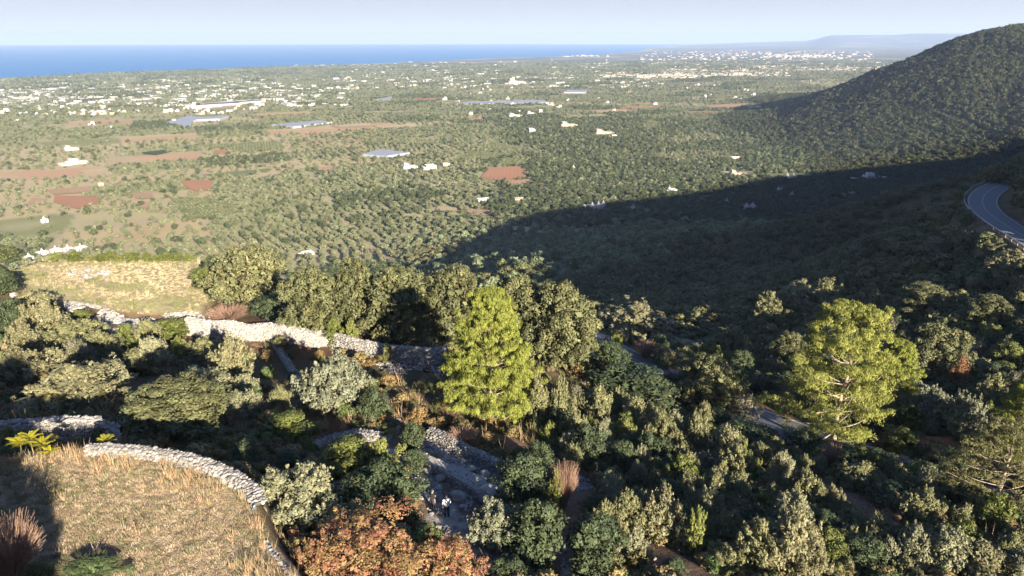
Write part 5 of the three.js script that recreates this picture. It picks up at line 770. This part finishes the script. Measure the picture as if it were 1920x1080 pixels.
for (const [px, py, label] of [[1858, 345, 'small white chevron sign at the top of the upper bend'], [1823, 356, 'small white chevron sign lower on the upper bend']]) { const q = lineDist(...(() => { const p = pix(px, py); return [p[0], p[2]]; })(), UPROAD), a = UPROAD[q.i], b = UPROAD[q.i + 1], x = mix(a[0], b[0], q.t), z = mix(a[1], b[1], q.t), k = 1 / Math.hypot(b[0] - a[0], b[1] - a[1]), nx = (b[1] - a[1]) * k, nz = -(b[0] - a[0]) * k, t = thing('road_sign', label, 'road sign', [x + nx * 4.8, roadY(UPROAD, q) - 0.3, z + nz * 4.8], Math.atan2(-nx, -nz)); mesh('post', box(0.06, 1.5, 0.06, 0, 0, 0), steel, t); mesh('board', box(0.6, 0.6, 0.03, 0, 1.3, 0.05), std([0.05, 0.05, 0.06], 0.5), t); const s = new THREE.Shape([[-0.22, -0.22], [-0.02, -0.22], [0.2, 0], [-0.02, 0.22], [-0.22, 0.22], [0, 0]].map((v) => new THREE.Vector2(...v))); const g = new THREE.ExtrudeGeometry(s, { depth: 0.01, bevelEnabled: false }); g.translate(0, 1.6, 0.07); mesh('chevron', g, white, t); }

// ---------------------------------------------------------------- groves of the plain

{
  const R = rng(2024), near = [], lists = { MID: MID.olive.map(() => [[], []]), FAR: FAR.map(() => [[], []]), VFAR: VFAR.map(() => [[], []]) };
  const GAP = [7.6, 8.2, 11.5, 200, 42, 6.2], done = new Set();
  const put = (x, z, kind, grow = 1, young = false) => {
    const r = Math.hypot(x, z), y = land(x, z), u = R(), woody = kind === 5 ? u < 0.7 : u < 0.12, s = (young ? 2.6 + 0.8 * R() : woody ? 4.5 + 4 * R() : 4.3 + 2.6 * R()) * grow, h = s * (young ? 0.9 : 0.68 + 0.25 * R());
    const v = 0.8 + 0.4 * R(), c = woody ? [0.068 * v, 0.083 * v, 0.036 * v] : [0.15 * v, 0.162 * v * (0.95 + 0.1 * R()), 0.085 * v];
    if (r < 760 && !young) { near.push([x, y, z, s, h, c, r]); return; }
    const L = r < 2300 ? lists.FAR : lists.VFAR, k = Math.floor(R() * L.length); L[k][0].push(M4(x, y - 0.25, z, 0, R() * 6.3, 0, s, h, s)); L[k][1].push(new THREE.Color().setRGB(...c));
  };
  for (let i = -75; i < 75; i++) for (let j = -95; j < 75; j++) {
    const a = (i + 0.5) * 120, b = (j + 0.5) * 78, cx = a * COS + b * SIN, cz = -a * SIN + b * COS, rc = Math.hypot(cx, cz), az = Math.atan2(cx, -cz) * 180 / Math.PI;
    if (rc < 330 || rc > 6200 || Math.abs(az) > 42 || (rc > 1900 && az > 26 && rc < 2600)) continue;
    const t = rc < 2300 ? 1 : rc < 3600 ? 1.4 : 2.1, q0 = parcel(cx, cz), gap = GAP[q0.kind] * t, jit = q0.kind === 1 ? 1.5 : q0.kind === 0 ? 2.6 : 4; if (q0.kind === 3) continue;
    const turn = (q0.h - 0.5) * 0.5, cc = Math.cos(turn), ss = Math.sin(turn);
    for (let u = -85; u < 85; u += gap) for (let v = -62; v < 62; v += gap) {
      const A = a + u * cc - v * ss + (R() - 0.5) * jit * 2, B = b + u * ss + v * cc + (R() - 0.5) * jit * 2, x = A * COS + B * SIN, z = -A * SIN + B * COS, r = Math.hypot(x, z);
      if (R() < 0.07) continue;
      const q = parcel(x, z); if (q.i !== q0.i || q.j !== q0.j || q.edge < 1.5) continue;
      const y = land(x, z), d = CAM - y; if (r < 480 && d < 138) continue; if (r < 340 || d < 118 || inland(x, z) < 90) continue; if (r > 560 && r < 1700 && d < 156 && az > 13 && x > 200) continue;
      if (plotAt(x, z) || coverAt(x, z) || houseSpots.some((h) => Math.hypot(h[0] - x, h[1] - z) < h[2])) continue;
      if (smooth(0.62, 0.66, fbm(x / 210 + 9, z / 210, 2)) > 0.5 && q.kind < 2 && R() < 0.75) continue;
      put(x, z, q.kind, t > 1 ? t * 0.95 : 1);
    }
    // hedges and big single trees along the plot edges
    if (rc < 2200) for (let n = 0; n < 5; n++) { const A = a - 58 + R() * 116, B = b + (R() < 0.5 ? -38 : 38), x = A * COS + B * SIN, z = -A * SIN + B * COS; if (Math.hypot(x, z) > 480 && CAM - land(x, z) > 152 && !plotAt(x, z) && !coverAt(x, z) && !houseSpots.some((h) => Math.hypot(h[0] - x, h[1] - z) < h[2])) put(x, z, 5); }
  }
  for (const f of PLOTS) if (f.tone === 'meadow') { // young orchards and vines in rows
    const e = f.p, ux = e[1][0] - e[0][0], uz = e[1][1] - e[0][1], l = Math.hypot(ux, uz), dx = ux / l, dz = uz / l, rowGap = f.name === 'vineyard' ? 7.5 : 5.2, c = e.reduce((s, q) => [s[0] + q[0] / e.length, s[1] + q[1] / e.length], [0, 0]);
    for (let a = -220; a < 220; a += f.name === 'vineyard' ? 2.6 : 4.6) for (let b = -220; b < 220; b += rowGap) { const x = c[0] + dx * a - dz * b, z = c[1] + dz * a + dx * b; if (inPoly(x, z, e)) put(x + R() - 0.5, z + R() - 0.5, 1, 1, true); }
  }
  const shown = (p) => { const q = project(p[0], p[1] + 2, p[2]); return q[0] > 0 && q[0] < 1920 && q[1] < 488; };
  near.sort((a, b) => (shown(b) - shown(a)) || a[6] - b[6]);
  let made = 0;
  near.forEach((p) => {
    const k = Math.floor(R() * MID.olive.length);
    if (made < 300 && shown(p)) {
      made++; const t = thing('olive_tree', 'rounded olive tree in the groves on the plain just below the slope', 'olive tree', [p[0], p[1] - 0.1, p[2]], R() * 6.3, 'olive trees of the nearest groves'); t.scale.set(p[3], p[4], p[3]);
      mesh('crown', MID.olive[k], LEAF, t); mesh('trunk', MID.t, BARK, t);
    } else { lists.MID[k][0].push(M4(p[0], p[1] - 0.25, p[2], 0, R() * 6.3, 0, p[3], p[4], p[3])); lists.MID[k][1].push(new THREE.Color().setRGB(p[5][0] / 0.155, p[5][1] / 0.155, p[5][2] / 0.085)); }
  });
  const say = { MID: 'olive groves on the nearer plain', FAR: 'olive groves and woods of the middle plain', VFAR: 'hazy olive groves of the far plain' }, geo = { MID: MID.olive, FAR, VFAR };
  for (const n of ['MID', 'FAR', 'VFAR']) lists[n].forEach(([m, c], k) => m.length && tag(instanced('olive_grove', geo[n][k], LEAF, m, c), say[n]));
}

// ---------------------------------------------------------------- people on the stone path
function flesh(bones, lo, size, cells, blend = 0.03) { // one smooth surface over tapered capsules [ax,ay,az, bx,by,bz, ra, rb]
  const mc = new MarchingCubes(cells, new THREE.MeshBasicMaterial(), false, false, 400000), f = mc.field, n = cells; mc.isolation = 0;
  for (let k = 0; k < n; k++) for (let j = 0; j < n; j++) for (let i = 0; i < n; i++) {
    const x = lo[0] + size * i / n, y = lo[1] + size * j / n, z = lo[2] + size * k / n; let d = 1e3;
    for (const b of bones) { const dx = b[3] - b[0], dy = b[4] - b[1], dz = b[5] - b[2], L = dx * dx + dy * dy + dz * dz, t = L ? Math.min(1, Math.max(0, ((x - b[0]) * dx + (y - b[1]) * dy + (z - b[2]) * dz) / L)) : 0, sx = b[8] ?? 1, e = Math.hypot((x - b[0] - t * dx) / sx, y - b[1] - t * dy, z - b[2] - t * dz) - mix(b[6], b[7], t); const h = Math.max(0, 1 - Math.abs(d - e) / blend); d = Math.min(d, e) - h * h * blend * 0.25; }
    f[k * n * n + j * n + i] = -d;
  }
  mc.update(); const c = mc.count, g = new THREE.BufferGeometry(), P = new Float32Array(mc.positionArray.subarray(0, c * 3)), N = new Float32Array(mc.normalArray.subarray(0, c * 3));
  for (let i = 0; i < c; i++) { P[i * 3] = lo[0] + size * (P[i * 3] + 1) / 2; P[i * 3 + 1] = lo[1] + size * (P[i * 3 + 1] + 1) / 2; P[i * 3 + 2] = lo[2] + size * (P[i * 3 + 2] + 1) / 2; }
  g.setAttribute('position', new THREE.BufferAttribute(P, 3)); g.setAttribute('normal', new THREE.BufferAttribute(N, 3)); return g;
}
function person(label, pos, turn, shirtCol, legCol, arms) { // faces +z before the turn
  const t = thing('person', label, 'person', pos, turn), skin = std([0.42, 0.27, 0.19], 0.6), [L, Rr] = arms;
  const arm = (a, r0, r1, r2) => [[...a[0], ...a[1], r0, r1], [...a[1], ...a[2], r1, r2]];
  const hand = (a, s) => { const w = a[2], dx = a[2][0] - a[1][0], dy = a[2][1] - a[1][1], dz = a[2][2] - a[1][2], k = 1 / Math.hypot(dx, dy, dz), d = [dx * k, dy * k, dz * k], at = (u, v, q = 0) => [w[0] + d[0] * u + q, w[1] + d[1] * u, w[2] + d[2] * u + v], out = [[...w, ...at(0.085, 0), 0.028, 0.034, 0.7]]; [-0.03, -0.01, 0.01, 0.03].forEach((v, i) => { const l = [0.07, 0.085, 0.08, 0.06][i]; out.push([...at(0.085, v), ...at(0.085 + l * 0.6, v * 1.2, -s * 0.008), 0.0105, 0.0095], [...at(0.085 + l * 0.6, v * 1.2, -s * 0.008), ...at(0.08 + l, v * 1.2, -s * 0.03), 0.0095, 0.008]); }); out.push([...at(0.03, 0.025), ...at(0.07, 0.06), 0.012, 0.01], [...at(0.07, 0.06), ...at(0.1, 0.062, -s * 0.012), 0.01, 0.008]); return out; };
  const head = [[0, 1.60, 0.005, 0, 1.67, 0.0, 0.078, 0.09, 0.86], [0, 1.56, 0.05, 0, 1.60, 0.05, 0.04, 0.055], [0, 1.60, 0.09, 0, 1.635, 0.085, 0.015, 0.009], [-0.032, 1.645, 0.073, 0.032, 1.645, 0.073, 0.016, 0.016], [-0.076, 1.60, -0.005, -0.08, 1.64, -0.01, 0.014, 0.018], [0.076, 1.60, -0.005, 0.08, 1.64, -0.01, 0.014, 0.018], [0, 1.42, -0.02, 0, 1.58, 0.0, 0.056, 0.05]];
  const body = [[0, 1.02, 0, 0, 1.36, -0.01, 0.12, 0.13, 1.25], ...arm(L, 0.05, 0.042, 0.028), ...arm(Rr, 0.05, 0.042, 0.028), [-0.1, 0.9, 0, -0.11, 0.48, 0.01, 0.085, 0.055], [-0.11, 0.48, 0.01, -0.12, 0.08, -0.02, 0.055, 0.036], [0.1, 0.9, 0, 0.11, 0.48, 0.02, 0.085, 0.055], [0.11, 0.48, 0.02, 0.12, 0.08, 0.0, 0.055, 0.036], [-0.17, 1.4, -0.01, 0.17, 1.4, -0.01, 0.055, 0.055]];
  const parts = [flesh([...body, ...head], [-0.95, -0.05, -0.95], 1.9, 96), flesh(head, [-0.2, 1.4, -0.2], 0.4, 80, 0.02)];
  for (const [a, s] of [[L, -1], [Rr, 1]]) parts.push(flesh(hand(a, s), [a[2][0] - 0.18, a[2][1] - 0.18, a[2][2] - 0.18], 0.36, 100, 0.01));
  mesh('body', mergeGeometries(parts), skin, t);
  mesh('shirt', flesh([[0, 0.98, 0, 0, 1.34, -0.012, 0.148, 0.15, 1.22], [-0.18, 1.39, -0.012, 0.18, 1.39, -0.012, 0.075, 0.075], [...L[0], ...L[1].map((v, i) => mix(L[0][i], v, 0.8)), 0.078, 0.074], [...Rr[0], ...Rr[1].map((v, i) => mix(Rr[0][i], v, 0.8)), 0.078, 0.074]], [-0.6, 0.7, -0.6], 1.2, 72, 0.05), std(shirtCol, 0.9), t);
  mesh('trousers', flesh([[0, 0.93, 0, 0, 0.97, 0, 0.13, 0.13, 1.2], [-0.1, 0.9, 0, -0.11, 0.5, 0.01, 0.108, 0.085], [-0.11, 0.5, 0.01, -0.12, 0.1, -0.02, 0.085, 0.07], [0.1, 0.9, 0, 0.11, 0.5, 0.02, 0.108, 0.085], [0.11, 0.5, 0.02, 0.12, 0.1, 0.0, 0.085, 0.07]], [-0.6, -0.05, -0.6], 1.2, 72, 0.04), std(legCol, 0.9), t);
  mesh('hair', flesh([[0, 1.66, -0.03, 0, 1.70, -0.015, 0.093, 0.09, 0.9], [0, 1.60, -0.055, 0, 1.66, -0.05, 0.06, 0.075, 1], [-0.03, 1.735, 0.05, 0.03, 1.735, 0.05, 0.035, 0.035]], [-0.2, 1.45, -0.2], 0.4, 56, 0.03), std([0.018, 0.014, 0.012], 0.6), t);
  for (const x of [-0.12, 0.12]) mesh('shoe', flesh([[x, 0.05, -0.05, x, 0.045, 0.1, 0.052, 0.045], [x, 0.07, -0.04, x, 0.1, -0.03, 0.045, 0.045]], [x - 0.2, -0.1, -0.18], 0.4, 48, 0.03), std([0.03, 0.03, 0.035], 0.7), t);
  return t;
}
{
  const p = pix(838, 969); person('person in a white T-shirt and dark trousers, back turned, standing on the stone path', p, Math.PI + 0.25, [0.74, 0.74, 0.75], [0.022, 0.024, 0.035], [[[-0.2, 1.38, 0], [-0.26, 1.12, 0.0], [-0.2, 0.98, 0.2]], [[0.2, 1.38, 0], [0.25, 1.1, -0.02], [0.25, 0.86, 0.04]]]);
  const q = pix(812, 957); person('person with dark hair in black, half hidden by the large dark bush', q, Math.PI - 0.9, [0.02, 0.02, 0.022], [0.03, 0.03, 0.035], [[[-0.2, 1.38, 0], [-0.25, 1.1, 0.0], [-0.24, 0.86, 0.05]], [[0.2, 1.38, 0], [0.25, 1.12, 0.04], [0.22, 1.0, 0.24]]]);
  // dark rucksack and clothes lying on the pale rock
  const b = pix(906, 921), t = thing('bundle', 'black bundle like a rucksack with straps lying on the big pale rock', 'bag', [b[0], b[1] + 0.55, b[2]], 0.6), cloth = std([0.014, 0.014, 0.018], 0.85);
  mesh('bag', flesh([[-0.22, 0.12, 0, 0.12, 0.16, 0.02, 0.16, 0.13], [0.05, 0.2, -0.05, 0.2, 0.12, 0.05, 0.12, 0.1], [-0.28, 0.06, 0.1, -0.1, 0.05, 0.2, 0.08, 0.06]], [-0.6, -0.5, -0.6], 1.2, 56, 0.08), cloth, t); mesh('strap', taperTube([[0.15, 0.2, 0.05], [0.34, 0.12, 0.1], [0.46, 0.03, 0.02], [0.36, 0.0, -0.1]], 0.03, 0.025, 6), cloth, t); mesh('jacket', flesh([[0.32, 0.03, 0.12, 0.52, 0.02, 0.06, 0.07, 0.05], [0.4, 0.02, 0.1, 0.44, 0.02, -0.08, 0.05, 0.04]], [0.0, -0.4, -0.4], 0.8, 48, 0.04), cloth, t);
}

renderer.render(scene, camera);
